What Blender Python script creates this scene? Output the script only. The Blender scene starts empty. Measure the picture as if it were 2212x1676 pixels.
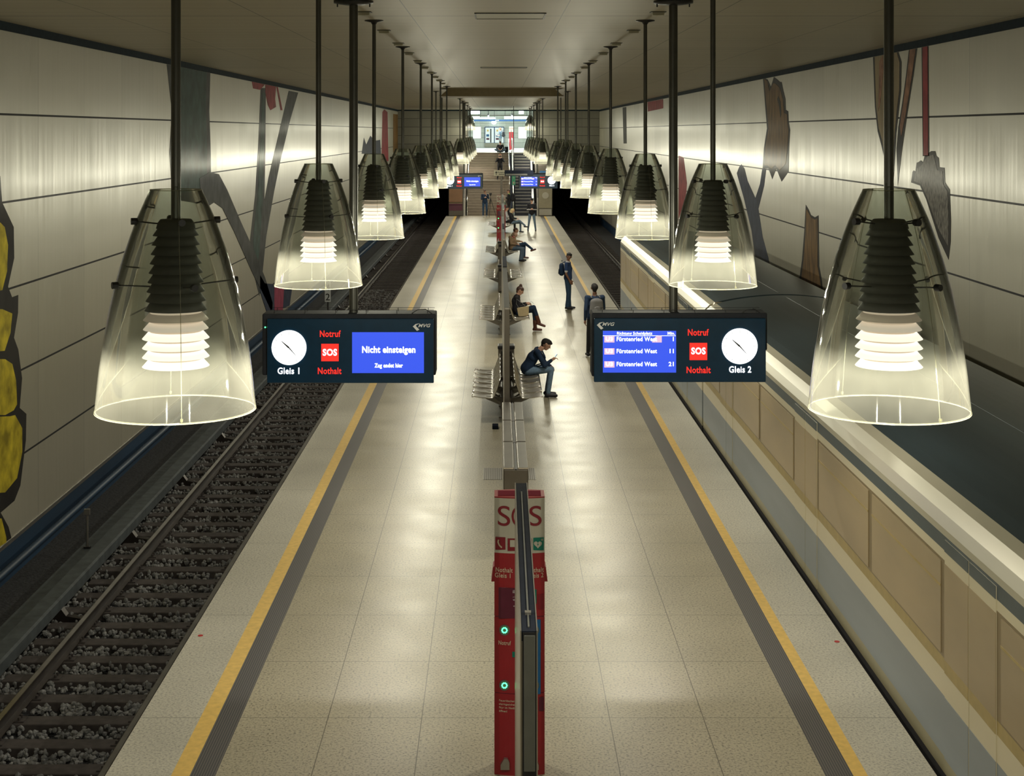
import bpy, bmesh, math, random
import numpy as np
from mathutils import Vector, Matrix
random.seed(7)
S = bpy.context.scene
COL = S.collection
# ------------------------------------------------------------------ camera, world, exposure
F, VX, VY, EYE = 3200.0, 1074.0, 285.0, 5.4      # focal length in px, vanishing point, eye height over the platform
cd = bpy.data.cameras.new('camera'); cam = bpy.data.objects.new('camera', cd); COL.objects.link(cam)
cd.sensor_fit = 'HORIZONTAL'; cd.sensor_width = 36.0; cd.lens = 36.0 * F / 2212.0
cd.shift_x = (1106.0 - VX) / 2212.0; cd.shift_y = (VY - 838.0) / 2212.0
cd.clip_start = 0.1; cd.clip_end = 400
cam.location = (0, 0, EYE); cam.rotation_euler = (math.pi / 2, 0, 0)
S.camera = cam
w = bpy.data.worlds.new('world'); S.world = w; w.use_nodes = True
w.node_tree.nodes['Background'].inputs[0].default_value = (0.55, 0.6, 0.65, 1)
w.node_tree.nodes['Background'].inputs[1].default_value = 0.05
vs = S.view_settings; vs.view_transform = 'Standard'; vs.look = 'None'; vs.gamma = 1.0; vs.use_curve_mapping = False
vs.exposure = 0.0
S.cycles.use_denoising = True
S.cycles.max_bounces = 8; S.cycles.diffuse_bounces = 3; S.cycles.glossy_bounces = 3
S.cycles.transparent_max_bounces = 40; S.cycles.transmission_bounces = 4
S.cycles.caustics_reflective = False; S.cycles.caustics_refractive = False
S.cycles.sample_clamp_indirect = 4.0
LAMP_W = 190.0            # watts of one pendant lamp
LAMP_COL = (1.0, 0.925, 0.78)

def px(x, y, D):          # image position at depth D -> world
    return Vector(((x - VX) * D / F, D, EYE - (y - VY) * D / F))

# ------------------------------------------------------------------ materials
def nodes(m): m.use_nodes = True; return m.node_tree.nodes, m.node_tree.links
M = {}
def mat(name, col, rough=0.5, metal=0.0, var=0.08, scale=8.0, emit=0.0, emcol=None, spec=0.5, bump=0.0, stretch=None, coat=0.0, trans=0.0):
    m = bpy.data.materials.new(name); N, L = nodes(m); b = N['Principled BSDF']
    b.inputs['Metallic'].default_value = metal; b.inputs['Roughness'].default_value = rough
    b.inputs['Specular IOR Level'].default_value = spec
    b.inputs['Coat Weight'].default_value = coat; b.inputs['Coat Roughness'].default_value = .17
    if trans: b.inputs['Transmission Weight'].default_value = trans
    tc = N.new('ShaderNodeTexCoord'); mp = N.new('ShaderNodeMapping'); L.new(tc.outputs['Object'], mp.inputs[0])
    if stretch: mp.inputs['Scale'].default_value = stretch
    nz = N.new('ShaderNodeTexNoise'); nz.inputs['Scale'].default_value = scale; nz.inputs['Detail'].default_value = 4
    L.new(mp.outputs[0], nz.inputs['Vector'])
    cr = N.new('ShaderNodeValToRGB'); cr.color_ramp.elements[0].position = 0.3; cr.color_ramp.elements[1].position = 0.7
    lo = [max(0, c * (1 - var)) for c in col]; hi = [min(1, c * (1 + var)) for c in col]
    cr.color_ramp.elements[0].color = (*lo, 1); cr.color_ramp.elements[1].color = (*hi, 1)
    L.new(nz.outputs['Fac'], cr.inputs[0]); L.new(cr.outputs[0], b.inputs['Base Color'])
    if emit:
        b.inputs['Emission Color'].default_value = (*(emcol or col), 1); b.inputs['Emission Strength'].default_value = emit
    if bump:
        bp = N.new('ShaderNodeBump'); bp.inputs['Strength'].default_value = bump; bp.inputs['Distance'].default_value = 0.02
        L.new(nz.outputs['Fac'], bp.inputs['Height']); L.new(bp.outputs[0], b.inputs['Normal'])
    M[name] = m; return m

def mnode(N, L, op, a, b=None, c=None):
    n = N.new('ShaderNodeMath'); n.operation = op
    for i, v in enumerate((a, b, c)):
        if v is None: continue
        if isinstance(v, (int, float)): n.inputs[i].default_value = v
        else: L.new(v, n.inputs[i])
    return n.outputs[0]
def line_mask(N, L, coord, off, pitch, half):     # 1 on the joint lines
    a = mnode(N, L, 'SUBTRACT', coord, off); a = mnode(N, L, 'DIVIDE', a, pitch)
    f = mnode(N, L, 'FRACT', mnode(N, L, 'ADD', a, 1000.5)); f = mnode(N, L, 'SUBTRACT', f, 0.5); f = mnode(N, L, 'ABSOLUTE', f)
    return mnode(N, L, 'LESS_THAN', f, half / pitch)
def mixcol(N, L, fac, a, b):
    n = N.new('ShaderNodeMix'); n.data_type = 'RGBA'
    for i, v in ((0, fac), (6, a), (7, b)):
        if isinstance(v, (int, float)): n.inputs[i].default_value = v
        elif isinstance(v, tuple): n.inputs[i].default_value = v
        else: L.new(v, n.inputs[i])
    return n.outputs[2]

def floor_material(name, base, jx, jy, rough, joints=True):
    m = bpy.data.materials.new(name); N, L = nodes(m); b = N['Principled BSDF']
    g = N.new('ShaderNodeNewGeometry'); sp = N.new('ShaderNodeSeparateXYZ'); L.new(g.outputs['Position'], sp.inputs[0])
    v = N.new('ShaderNodeTexNoise'); v.inputs['Scale'].default_value = 42; v.inputs['Detail'].default_value = 3; v.inputs['Roughness'].default_value = 0.7
    L.new(g.outputs['Position'], v.inputs['Vector'])
    cr = N.new('ShaderNodeValToRGB'); e = cr.color_ramp.elements
    e[0].position = 0.34; q_ = .33 if joints and base[0] < .5 else .55; e[0].color = (base[0] * q_, base[1] * q_, base[2] * q_, 1)
    e[1].position = 0.47; e[1].color = (*base, 1)
    x = e.new(0.62); x.color = (min(1, base[0] * 1.18), min(1, base[1] * 1.18), min(1, base[2] * 1.15), 1)
    L.new(v.outputs['Fac'], cr.inputs[0])
    # slab to slab tone
    n2 = N.new('ShaderNodeTexNoise'); n2.inputs['Scale'].default_value = 0.7; L.new(g.outputs['Position'], n2.inputs['Vector'])
    tone = N.new('ShaderNodeMapRange'); tone.inputs[1].default_value = .3; tone.inputs[2].default_value = .7; tone.inputs[3].default_value = .88; tone.inputs[4].default_value = 1.06
    L.new(n2.outputs['Fac'], tone.inputs[0])
    mul = N.new('ShaderNodeMix'); mul.data_type = 'RGBA'; mul.blend_type = 'MULTIPLY'; mul.inputs[0].default_value = 1
    L.new(cr.outputs[0], mul.inputs[6]); L.new(tone.outputs[0], mul.inputs[7])
    col = mul.outputs[2]
    if joints:
        mk = mnode(N, L, 'MAXIMUM', line_mask(N, L, sp.outputs[0], jx[0], jx[1], 0.004), line_mask(N, L, sp.outputs[1], jy[0], jy[1], 0.004))
        col = mixcol(N, L, mk, col, (base[0] * .3, base[1] * .3, base[2] * .28, 1))
    L.new(col, b.inputs['Base Color'])
    n3 = N.new('ShaderNodeTexNoise'); n3.inputs['Scale'].default_value = 1.5; L.new(g.outputs['Position'], n3.inputs['Vector'])
    r = N.new('ShaderNodeMapRange'); r.inputs[3].default_value = rough * .8; r.inputs[4].default_value = rough * 1.25; L.new(n3.outputs['Fac'], r.inputs[0])
    L.new(r.outputs[0], b.inputs['Roughness']); b.inputs['Specular IOR Level'].default_value = 0.4
    M[name] = m
floor_material('terrazzo', (0.455, 0.42, 0.30), (0.17, 0.865), (13.66, 1.45), 0.33)
floor_material('edge_stone', (0.60, 0.585, 0.49), (0.0, 50.0), (13.66, 2.9), 0.33)

def panel_material(name, base, ax, hz, hoff, vp, voff, metal, rough, lw=0.016, wavy=0.35, coat=0.0):
    """wall cladding: horizontal seams at hoff+k*hz, vertical seams along the chosen axis"""
    m = bpy.data.materials.new(name); N, L = nodes(m); b = N['Principled BSDF']
    g = N.new('ShaderNodeNewGeometry'); sp = N.new('ShaderNodeSeparateXYZ'); L.new(g.outputs['Position'], sp.inputs[0])
    hm = line_mask(N, L, sp.outputs[2], hoff, hz, lw)
    vm = line_mask(N, L, sp.outputs[ax], voff, vp, 0.006)
    # tone of each panel
    cell = N.new('ShaderNodeCombineXYZ')
    L.new(mnode(N, L, 'FLOOR', mnode(N, L, 'DIVIDE', mnode(N, L, 'SUBTRACT', sp.outputs[ax], voff), vp)), cell.inputs[0])
    L.new(mnode(N, L, 'FLOOR', mnode(N, L, 'DIVIDE', mnode(N, L, 'SUBTRACT', sp.outputs[2], hoff), hz)), cell.inputs[1])
    wn = N.new('ShaderNodeTexWhiteNoise'); L.new(cell.outputs[0], wn.inputs['Vector'])
    tone = N.new('ShaderNodeMapRange'); tone.inputs[3].default_value = .88; tone.inputs[4].default_value = 1.06; L.new(wn.outputs['Value'], tone.inputs[0])
    mul = N.new('ShaderNodeMix'); mul.data_type = 'RGBA'; mul.blend_type = 'MULTIPLY'; mul.inputs[0].default_value = 1
    mul.inputs[6].default_value = (*base, 1); L.new(tone.outputs[0], mul.inputs[7])
    c = mixcol(N, L, mnode(N, L, 'MULTIPLY', vm, 0.45), mul.outputs[2], (0.02, 0.02, 0.02, 1)); c = mixcol(N, L, hm, c, (0.008, 0.008, 0.01, 1))
    L.new(c, b.inputs['Base Color']); b.inputs['Metallic'].default_value = metal; b.inputs['Specular IOR Level'].default_value = .35; b.inputs['Coat Weight'].default_value = coat; b.inputs['Coat Roughness'].default_value = .17
    st = N.new('ShaderNodeMapping'); st.inputs['Scale'].default_value = (9, 9, 0.35); L.new(g.outputs['Position'], st.inputs[0])
    nz = N.new('ShaderNodeTexNoise'); nz.inputs['Scale'].default_value = 1.0; nz.inputs['Detail'].default_value = 5; L.new(st.outputs[0], nz.inputs['Vector'])
    rr = N.new('ShaderNodeMapRange'); rr.inputs[3].default_value = rough * .7; rr.inputs[4].default_value = rough * 1.3; L.new(nz.outputs['Fac'], rr.inputs[0])
    L.new(mnode(N, L, 'MAXIMUM', rr.outputs[0], mnode(N, L, 'MULTIPLY', hm, 0.8)), b.inputs['Roughness'])
    bp = N.new('ShaderNodeBump'); bp.inputs['Strength'].default_value = wavy; bp.inputs['Distance'].default_value = 0.01
    L.new(nz.outputs['Fac'], bp.inputs['Height']); L.new(bp.outputs[0], b.inputs['Normal'])
    M[name] = m
# seams seen at heights 5.66, 4.37, 3.08 ... over the platform
panel_material('wall_panels', (0.43, 0.41, 0.325), 1, 1.295, 5.66, 2.6, 23.4, 0.12, 0.38, wavy=.10, coat=.11)
panel_material('end_wall_panels', (0.17, 0.165, 0.13), 0, 0.62, 7.0, 1.2, 0.2, 0.1, 0.45, lw=0.012, wavy=0.05)
panel_material('hall_tiles', (0.66, 0.68, 0.62), 0, 0.45, 3.95, 0.8, 0.0, 0.0, 0.3, lw=0.008, wavy=0.0)

def ceiling_material():
    m = bpy.data.materials.new('ceiling_slats'); N, L = nodes(m); b = N['Principled BSDF']
    g = N.new('ShaderNodeNewGeometry'); sp = N.new('ShaderNodeSeparateXYZ'); L.new(g.outputs['Position'], sp.inputs[0])
    fine = line_mask(N, L, sp.outputs[1], 20.7, 0.3, 0.008); big = line_mask(N, L, sp.outputs[1], 20.7, 8.3, 0.03)
    lon = line_mask(N, L, sp.outputs[0], 0.9, 2.1, 0.008)
    st = N.new('ShaderNodeMapping'); st.inputs['Scale'].default_value = (0.12, 6, 1); L.new(g.outputs['Position'], st.inputs[0])
    nz = N.new('ShaderNodeTexNoise'); nz.inputs['Scale'].default_value = 1.0; nz.inputs['Detail'].default_value = 4; L.new(st.outputs[0], nz.inputs['Vector'])
    cr = N.new('ShaderNodeValToRGB'); e = cr.color_ramp.elements; e[0].position = .3; e[0].color = (.40, .36, .265, 1); e[1].position = .7; e[1].color = (.47, .425, .315, 1)
    L.new(nz.outputs['Fac'], cr.inputs[0])
    c = mixcol(N, L, mnode(N, L, 'MULTIPLY', fine, .35), cr.outputs[0], (.12, .11, .08, 1))
    c = mixcol(N, L, mnode(N, L, 'MULTIPLY', mnode(N, L, 'MAXIMUM', big, lon), .75), c, (.06, .055, .04, 1))
    L.new(c, b.inputs['Base Color']); b.inputs['Roughness'].default_value = .5; b.inputs['Specular IOR Level'].default_value = .35
    bp = N.new('ShaderNodeBump'); bp.inputs['Strength'].default_value = .25; bp.inputs['Distance'].default_value = 0.01
    L.new(nz.outputs['Fac'], bp.inputs['Height']); L.new(bp.outputs[0], b.inputs['Normal'])
    M['ceiling_slats'] = m
ceiling_material()

def rubber_material():     # ribbed strip: ribs run along the platform
    m = bpy.data.materials.new('ribbed_strip'); N, L = nodes(m); b = N['Principled BSDF']
    g = N.new('ShaderNodeNewGeometry'); sp = N.new('ShaderNodeSeparateXYZ'); L.new(g.outputs['Position'], sp.inputs[0])
    f = line_mask(N, L, sp.outputs[0], 0, 0.022, 0.004)
    L.new(mixcol(N, L, f, (.055, .056, .058, 1), (.15, .14, .12, 1)), b.inputs['Base Color']); b.inputs['Roughness'].default_value = .5
    M['ribbed_strip'] = m
rubber_material()

def bell_material(name, haze, tcol, hcol, gloss):
    m = bpy.data.materials.new(name); N, L = nodes(m); N.remove(N['Principled BSDF']); out = N['Material Output']
    tr = N.new('ShaderNodeBsdfTransparent'); tr.inputs[0].default_value = (*tcol, 1)
    di = N.new('ShaderNodeBsdfDiffuse'); di.inputs[0].default_value = (*hcol, 1)
    tl = N.new('ShaderNodeBsdfTranslucent'); tl.inputs[0].default_value = (*hcol, 1)
    h = N.new('ShaderNodeMixShader'); h.inputs[0].default_value = .6; L.new(di.outputs[0], h.inputs[1]); L.new(tl.outputs[0], h.inputs[2])
    lw = N.new('ShaderNodeLayerWeight'); lw.inputs['Blend'].default_value = 0.25
    nz = N.new('ShaderNodeTexNoise'); nz.inputs['Scale'].default_value = 3.0
    tc = N.new('ShaderNodeTexCoord'); L.new(tc.outputs['Object'], nz.inputs['Vector'])
    k = mnode(N, L, 'ADD', mnode(N, L, 'MULTIPLY', lw.outputs['Facing'], haze * 1.6), mnode(N, L, 'MULTIPLY', nz.outputs['Fac'], haze * 1.3))
    a = N.new('ShaderNodeMixShader'); L.new(k, a.inputs[0]); L.new(tr.outputs[0], a.inputs[1]); L.new(h.outputs[0], a.inputs[2])
    gl = N.new('ShaderNodeBsdfGlossy'); gl.inputs['Roughness'].default_value = .04
    fr = N.new('ShaderNodeFresnel'); fr.inputs['IOR'].default_value = 1.4
    z = N.new('ShaderNodeMixShader'); L.new(mnode(N, L, 'MULTIPLY', fr.outputs[0], gloss), z.inputs[0]); L.new(a.outputs[0], z.inputs[1]); L.new(gl.outputs[0], z.inputs[2])
    L.new(z.outputs[0], out.inputs[0]); M[name] = m
bell_material('smoked_acrylic', 0.050, (0.862, 0.88, 0.85), (0.48, 0.475, 0.40), 0.8)
bell_material('acrylic_rim', 0.22, (0.7, 0.7, 0.6), (1.0, 0.98, 0.8), 0.5)

mat('steel_pole', (.105, .105, .095), .32, .8, .1, 3)
mat('dark_metal', (.03, .03, .032), .45, .4, .1)
mat('louvre_shaded', (.055, .058, .05), .6, 0, .05)  # shade of the unlit upper louvres put into the base colour
mat('louvre_lit', (.45, .42, .38), .5, 0, .02, emit=1.5, emcol=(1, .90, .78))  # bulb light on the lower rings put in as stepped emission
mat('louvre_half', (.6, .5, .42), .5, 0, .02, emit=.62, emcol=(1, .86, .68))
mat('louvre_gap_glow', (.3, .22, .16), .5, 0, .02, emit=.55, emcol=(1, .82, .60))
mat('louvre_dim', (.7, .6, .5), .5, 0, .02, emit=.16, emcol=(1, .80, .58))
mat('bulb_glow', (1, .95, .85), .5, 0, 0, emit=5, emcol=(1, .95, .82))
mat('yellow_strip', (.85, .58, .15), .5, 0, .1, 14)
mat('black_gap', (.012, .012, .013), .8, 0, .2)
mat('platform_side', (.10, .10, .10), .8, 0, .3, 2)
mat('trench_blue_reflection', (.010, .040, .085), .55, 0, .4, 1.2, stretch=(1, .15, 1))  # blue reflection of the window pane put into the trench base colour
mat('trough_concrete', (.055, .068, .072), .75, 0, .3, 6)
mat('ballast_ground', (.03, .032, .034), .95, 0, .5, 24, bump=.8)
mat('ballast_stone', (.19, .195, .19), .9, 0, .5, 11)
mat('sleeper_wood', (.055, .047, .043), .85, 0, .3, 9)
mat('rail_steel', (.06, .05, .045), .38, .7, .25, 4)
mat('rail_head', (.26, .25, .25), .28, .9, .15, 4)
mat('trim_dark', (.010, .020, .028), .8, 0, .2, spec=.1)
mat('chrome', (.72, .70, .66), .16, 1, .04)
mat('mesh_grey', (.34, .325, .28), .4, .6, .15, 60)
mat('brown_steel', (.16, .145, .12), .3, .75, .12, 3)
mat('light_steel', (.42, .40, .36), .3, .8, .08, 3)
mat('cap_dark', (.014, .018, .028), .85, 0, .1, spec=.08)
mat('panel_grey', (.115, .12, .105), .55, .1, .1)
mat('sos_red', (.29, .010, .018), .35, 0, .05, coat=.2)
mat('sos_red_deep', (.20, .008, .018), .4, 0, .05)
mat('sos_maroon', (.10, .012, .03), .35, 0, .1)
mat('sos_tray', (.13, .004, .014), .9, 0, .05, spec=.05)
mat('sos_white', (.47, .45, .37), .4, 0, .04)
mat('letter_cream', (.62, .52, .38), .5, 0, .02)
mat('icon_green', (.0, .16, .11), .4, 0, .04)
mat('info_blue', (.01, .11, .28), .4, 0, .04)
mat('green_led', (.1, 1, .35), .4, 0, 0, emit=3.5, emcol=(.08, 1, .3))
mat('board_black', (.004, .028, .062), .22, 0, .1)
mat('board_case', (.022, .024, .030), .75, 0, .15, spec=.2)
mat('screen_blue', (.01, .02, .12), .3, 0, 0, emit=.85, emcol=(.045, .115, 1.0))
mat('screen_text', (.9, .95, 1), .4, 0, 0, emit=1.6, emcol=(.85, .92, 1))
mat('clock_face', (1, 1, 1), .4, 0, 0, emit=1.7, emcol=(.95, 1, 1))
mat('red_lit', (.3, .005, .005), .5, 0, 0, emit=1.05, emcol=(1, .035, .022), spec=.2)
mat('logo_grey', (.6, .6, .58), .5, 0, 0, emit=.06, emcol=(.8, .8, .78))
mat('badge_pink', (.75, .45, .6), .5, 0, 0, emit=.7, emcol=(.7, .5, .75))
mat('train_eave', (.46, .44, .33), .35, .15, .04, 2, stretch=(1, .2, 1))
mat('train_cream', (.66, .61, .43), .33, .15, .04, 2, stretch=(1, .2, 1))
mat('train_sill', (.34, .315, .19), .4, .2, .08, 2)
mat('train_grey', (.28, .325, .35), .42, .25, .08, 3, stretch=(1, .1, 1))
mat('train_gold', (.42, .33, .13), .4, .2, .08)
mat('train_window', (.28, .22, .115), .3, 0, .22, 1.2, stretch=(1, .3, 1), emit=.03, emcol=(1, .72, .38))
mat('train_winframe', (.25, .195, .105), .35, .3, .05)
mat('train_teal', (.035, .062, .078), .3, 0, .08)
mat('train_roof', (.038, .062, .074), .38, .3, .25, 1.5, stretch=(1, .08, 1))
mat('skin', (.62, .36, .25), .55, 0, .05); mat('skin_dark', (.24, .115, .07), .5, 0, .05); mat('skin_pale', (.72, .46, .35), .55, 0, .05)
mat('eye_dark', (.02, .015, .012), .3, 0, 0); mat('lips', (.32, .12, .10), .5, 0, 0)
mat('hair_black', (.012, .010, .010), .75, 0, .3, 60, bump=.3); mat('hair_brown', (.07, .032, .022), .5, 0, .3, 60, bump=.3)
mat('hair_blonde', (.62, .47, .24), .5, 0, .15, 60, bump=.3); mat('hair_ginger', (.35, .13, .05), .5, 0, .15, 60); mat('hair_grey', (.3, .27, .24), .5, 0, .15, 60)
mat('cloth_navy', (.012, .035, .085), .85, 0, .15); mat('cloth_blue', (.02, .05, .14), .85, 0, .12); mat('jeans_light', (.19, .30, .43), .85, 0, .2, 30)
mat('jeans_dark', (.03, .075, .15), .85, 0, .2, 30); mat('jeans_mid', (.13, .20, .28), .85, 0, .2, 30)
mat('cloth_black', (.012, .013, .018), .8, 0, .2); mat('cloth_brown', (.36, .25, .15), .9, 0, .2, 20); mat('cloth_red', (.5, .03, .06), .8, 0, .1)
mat('cloth_white', (.6, .6, .6), .8, 0, .05); mat('cloth_grey', (.2, .2, .2), .8, 0, .1); mat('cloth_tan', (.42, .32, .2), .9, 0, .1)
mat('leather_brown', (.13, .045, .03), .45, 0, .15); mat('tote_cream', (.62, .5, .29), .7, 0, .08); mat('shoe_black', (.012, .013, .02), .5, 0, .1)
mat('lime', (.3, .5, .08), .7, 0, .05); mat('phone_black', (.01, .01, .012), .25, 0, 0); mat('phone_screen', (.5, .7, 1), .3, 0, 0, emit=1.2, emcol=(.5, .75, 1))
mat('stair_stone', (.24, .20, .15), .6, 0, .12, 9, stretch=(.3, 1, 1)); mat('stair_nose', (.42, .36, .27), .55, 0, .1)
mat('esc_step', (.03, .033, .045), .45, .4, .1); mat('esc_line', (.24, .23, .21), .4, .4, .1); mat('esc_steel', (.42, .44, .42), .25, .8, .05)
mat('esc_glass', (.10, .16, .15), .12, .1, .1)
mat('poster_orange', (.24, .125, .06), .4, 0, .12, 2); mat('poster_purple', (.09, .012, .035), .4, 0, .1); mat('poster_cream', (.38, .30, .17), .4, 0, .1)
mat('kiosk_grey', (.11, .10, .08), .5, .3, .1); mat('kiosk_beige', (.31, .28, .19), .5, 0, .05)
mat('hall_floor', (.55, .6, .55), .3, 0, .05); mat('hall_blue', (.004, .045, .14), .5, 0, .04)
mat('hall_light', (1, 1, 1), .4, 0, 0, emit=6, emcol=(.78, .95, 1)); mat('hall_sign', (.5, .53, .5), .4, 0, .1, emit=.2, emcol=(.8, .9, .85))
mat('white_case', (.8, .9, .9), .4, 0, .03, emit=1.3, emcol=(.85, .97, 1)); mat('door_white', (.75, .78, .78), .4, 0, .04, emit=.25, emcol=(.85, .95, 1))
mat('sign_beige', (.34, .32, .24), .5, 0, .06); mat('exit_green', (.01, .12, .05), .4, 0, .05, emit=.12, emcol=(.05, .6, .25)); mat('sign_black', (.015, .015, .015), .5, 0, .1)
mat('ceiling_box', (.42, .40, .29), .5, 0, .05); mat('bulkhead', (.20, .155, .075), .6, 0, .08)
mat('plate_white', (.55, .57, .57), .5, 0, .04); mat('reflector_red', (.55, .03, .03), .4, 0, 0)
# painted plants on the walls
mat('mural_black', (.022, .020, .018), .7, 0, spec=.12, coat=.08, var=.3, scale=2); mat('mural_yellow', (.50, .40, .025), .7, 0, spec=.12, coat=.08, var=.5, scale=3.5); mat('mural_green', (.03, .06, .05), .7, 0, spec=.12, coat=.08, var=.5, scale=2.2)
mat('mural_stem', (.05, .053, .052), .7, 0, spec=.12, coat=.08, var=.4, scale=2.5); mat('mural_red', (.26, .03, .035), .7, 0, spec=.12, coat=.08, var=.3, scale=3); mat('mural_pink', (.30, .05, .09), .7, 0, spec=.12, coat=.08, var=.2, scale=3)
mat('mural_navy', (.03, .04, .07), .7, 0, spec=.12, coat=.08, var=.3, scale=3); mat('mural_brown', (.15, .085, .03), .7, 0, spec=.12, coat=.08, var=.55, scale=2.0, stretch=(1, 3, .8)); mat('mural_ochre', (.26, .20, .11), .7, 0, spec=.12, coat=.08, var=.3, scale=2, stretch=(1, 3, .5))
mat('mural_rust', (.26, .13, .075), .7, 0, spec=.12, coat=.08, var=.4, scale=5); mat('mural_hair', (.15, .14, .125), .7, 0, spec=.12, coat=.08, var=.75, scale=9, stretch=(1, 2, 1))

# ------------------------------------------------------------------ mesh building
class MB:
    def __init__(s): s.v = []; s.f = []; s.m = []; s.sm = []
    def add(s, vs_, fs, mi=0, smooth=False):
        o = len(s.v); s.v += [tuple(v) for v in vs_]
        for f in fs: s.f.append(tuple(o + i for i in f)); s.m.append(mi); s.sm.append(smooth)
        return s
    def box(s, x0, x1, y0, y1, z0, z1, mi=0):
        v = [(x0, y0, z0), (x1, y0, z0), (x1, y1, z0), (x0, y1, z0), (x0, y0, z1), (x1, y0, z1), (x1, y1, z1), (x0, y1, z1)]
        return s.add(v, [(0, 3, 2, 1), (4, 5, 6, 7), (0, 1, 5, 4), (1, 2, 6, 5), (2, 3, 7, 6), (3, 0, 4, 7)], mi)
    def bbox(s, x0, x1, y0, y1, z0, z1, b=.01, mi=0):       # box with bevelled edges
        bm = bmesh.new(); bmesh.ops.create_cube(bm, size=1)
        for v in bm.verts: v.co = Vector((x0 + (v.co.x + .5) * (x1 - x0), y0 + (v.co.y + .5) * (y1 - y0), z0 + (v.co.z + .5) * (z1 - z0)))
        bmesh.ops.bevel(bm, geom=bm.edges[:], offset=b, segments=2, affect='EDGES', profile=.5)
        bm.verts.index_update(); s.add([v.co for v in bm.verts], [[v.index for v in f.verts] for f in bm.faces], mi); bm.free(); return s
    def lathe(s, prof, c=(0, 0, 0), n=24, mi=0, smooth=True, close=False):
        o = []; k = len(prof)
        for i in range(n):
            a = 2 * math.pi * i / n
            for r, z in prof: o.append((c[0] + r * math.cos(a), c[1] + r * math.sin(a), c[2] + z))
        fs = []
        for i in range(n):
            j = (i + 1) % n
            for q in range(k - 1 + (1 if close else 0)):
                q2 = (q + 1) % k; fs.append((i * k + q, j * k + q, j * k + q2, i * k + q2))
        return s.add(o, fs, mi, smooth)
    def cyl(s, p, q, r, n=12, mi=0, r2=None, cap=True, smooth=True):
        p = Vector(p); q = Vector(q); d = (q - p); r2 = r if r2 is None else r2
        u = d.normalized().orthogonal().normalized(); w_ = d.normalized().cross(u)
        o = []
        for i in range(n):
            a = 2 * math.pi * i / n; e = u * math.cos(a) + w_ * math.sin(a); o += [p + e * r, q + e * r2]
        s.add(o, [(2 * i, 2 * ((i + 1) % n), 2 * ((i + 1) % n) + 1, 2 * i + 1) for i in range(n)], mi, smooth)
        if cap:
            s.add([o[2 * i] for i in range(n)], [tuple(range(n))[::-1]], mi); s.add([o[2 * i + 1] for i in range(n)], [tuple(range(n))], mi)
        return s
    def tube(s, pts, r, n=8, mi=0, closed=False):
        pts = [Vector(p) for p in pts]; k = len(pts); o = []; up = None
        for i, p in enumerate(pts):
            a = pts[i - 1] if (i > 0 or closed) else p; b = pts[(i + 1) % k] if (i < k - 1 or closed) else p
            t = (b - a).normalized()
            if up is None: up = t.orthogonal().normalized()
            up = (up - t * up.dot(t)).normalized(); sd = t.cross(up)
            for j in range(n): an = 2 * math.pi * j / n; o.append(p + up * (r * math.cos(an)) + sd * (r * math.sin(an)))
        fs = []
        for i in range(k if closed else k - 1):
            i2 = (i + 1) % k
            for j in range(n): j2 = (j + 1) % n; fs.append((i * n + j, i * n + j2, i2 * n + j2, i2 * n + j))
        s.add(o, fs, mi, True)
        if not closed: s.add(o[:n], [tuple(range(n))[::-1]], mi); s.add(o[-n:], [tuple(range(n))], mi)
        return s
    def prism(s, pts2, axis, a0, a1, mi=0):       # polygon extruded along an axis
        def P(p, a): return (a, p[0], p[1]) if axis == 0 else ((p[0], a, p[1]) if axis == 1 else (p[0], p[1], a))
        k = len(pts2); v = [P(p, a0) for p in pts2] + [P(p, a1) for p in pts2]
        fs = [tuple(range(k))[::-1], tuple(range(k, 2 * k))] + [(i, (i + 1) % k, k + (i + 1) % k, k + i) for i in range(k)]
        return s.add(v, fs, mi)
    def disc(s, c, r, y, mi=0, n=32, t=.004):     # disc facing the camera
        return s.cyl((c[0], y, c[1]), (c[0], y - t, c[1]), r, n, mi, smooth=False)
    def sphere(s, c, r, mi=0, n=10, sc=(1, 1, 1)):
        pr = [(r * math.sin(math.pi * i / n) + 1e-5, -r * math.cos(math.pi * i / n)) for i in range(n + 1)]
        o = len(s.v); s.lathe(pr, (0, 0, 0), n + 4, mi)
        s.v[o:] = [(c[0] + x * sc[0], c[1] + y * sc[1], c[2] + z * sc[2]) for x, y, z in s.v[o:]]; return s
    def build(s, name, mats, parent=None, fix=True):
        me = bpy.data.meshes.new(name); me.from_pydata(s.v, [], s.f)
        if isinstance(mats, str): mats = [mats]
        for k in mats: me.materials.append(M[k])
        me.polygons.foreach_set('material_index', s.m); me.polygons.foreach_set('use_smooth', s.sm)
        if fix:
            bm = bmesh.new(); bm.from_mesh(me); bmesh.ops.recalc_face_normals(bm, faces=bm.faces)
            big = [f for f in bm.faces if len(f.verts) > 8]
            if big: bmesh.ops.triangulate(bm, faces=big)
            bm.to_mesh(me); bm.free()
        me.update(); o = bpy.data.objects.new(name, me); COL.objects.link(o)
        if parent: o.parent = parent
        return o
def tag(o, label=None, cat=None, group=None, kind=None):
    if label: o['label'] = label
    if cat: o['category'] = cat
    if group: o['group'] = group
    if kind: o['kind'] = kind
    return o
def empty(name, loc=(0, 0, 0), rz=0.0):
    o = bpy.data.objects.new(name, None); o.empty_display_size = .2; COL.objects.link(o); o.location = loc; o.rotation_euler = (0, 0, rz); return o
def copy_tree(o, parent=None):
    c = o.copy(); COL.objects.link(c); c.parent = parent
    for ch in list(o.children): copy_tree(ch, c)
    return c
def struct(mb, name, mats): return tag(mb.build(name, mats), kind='structure')
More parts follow.
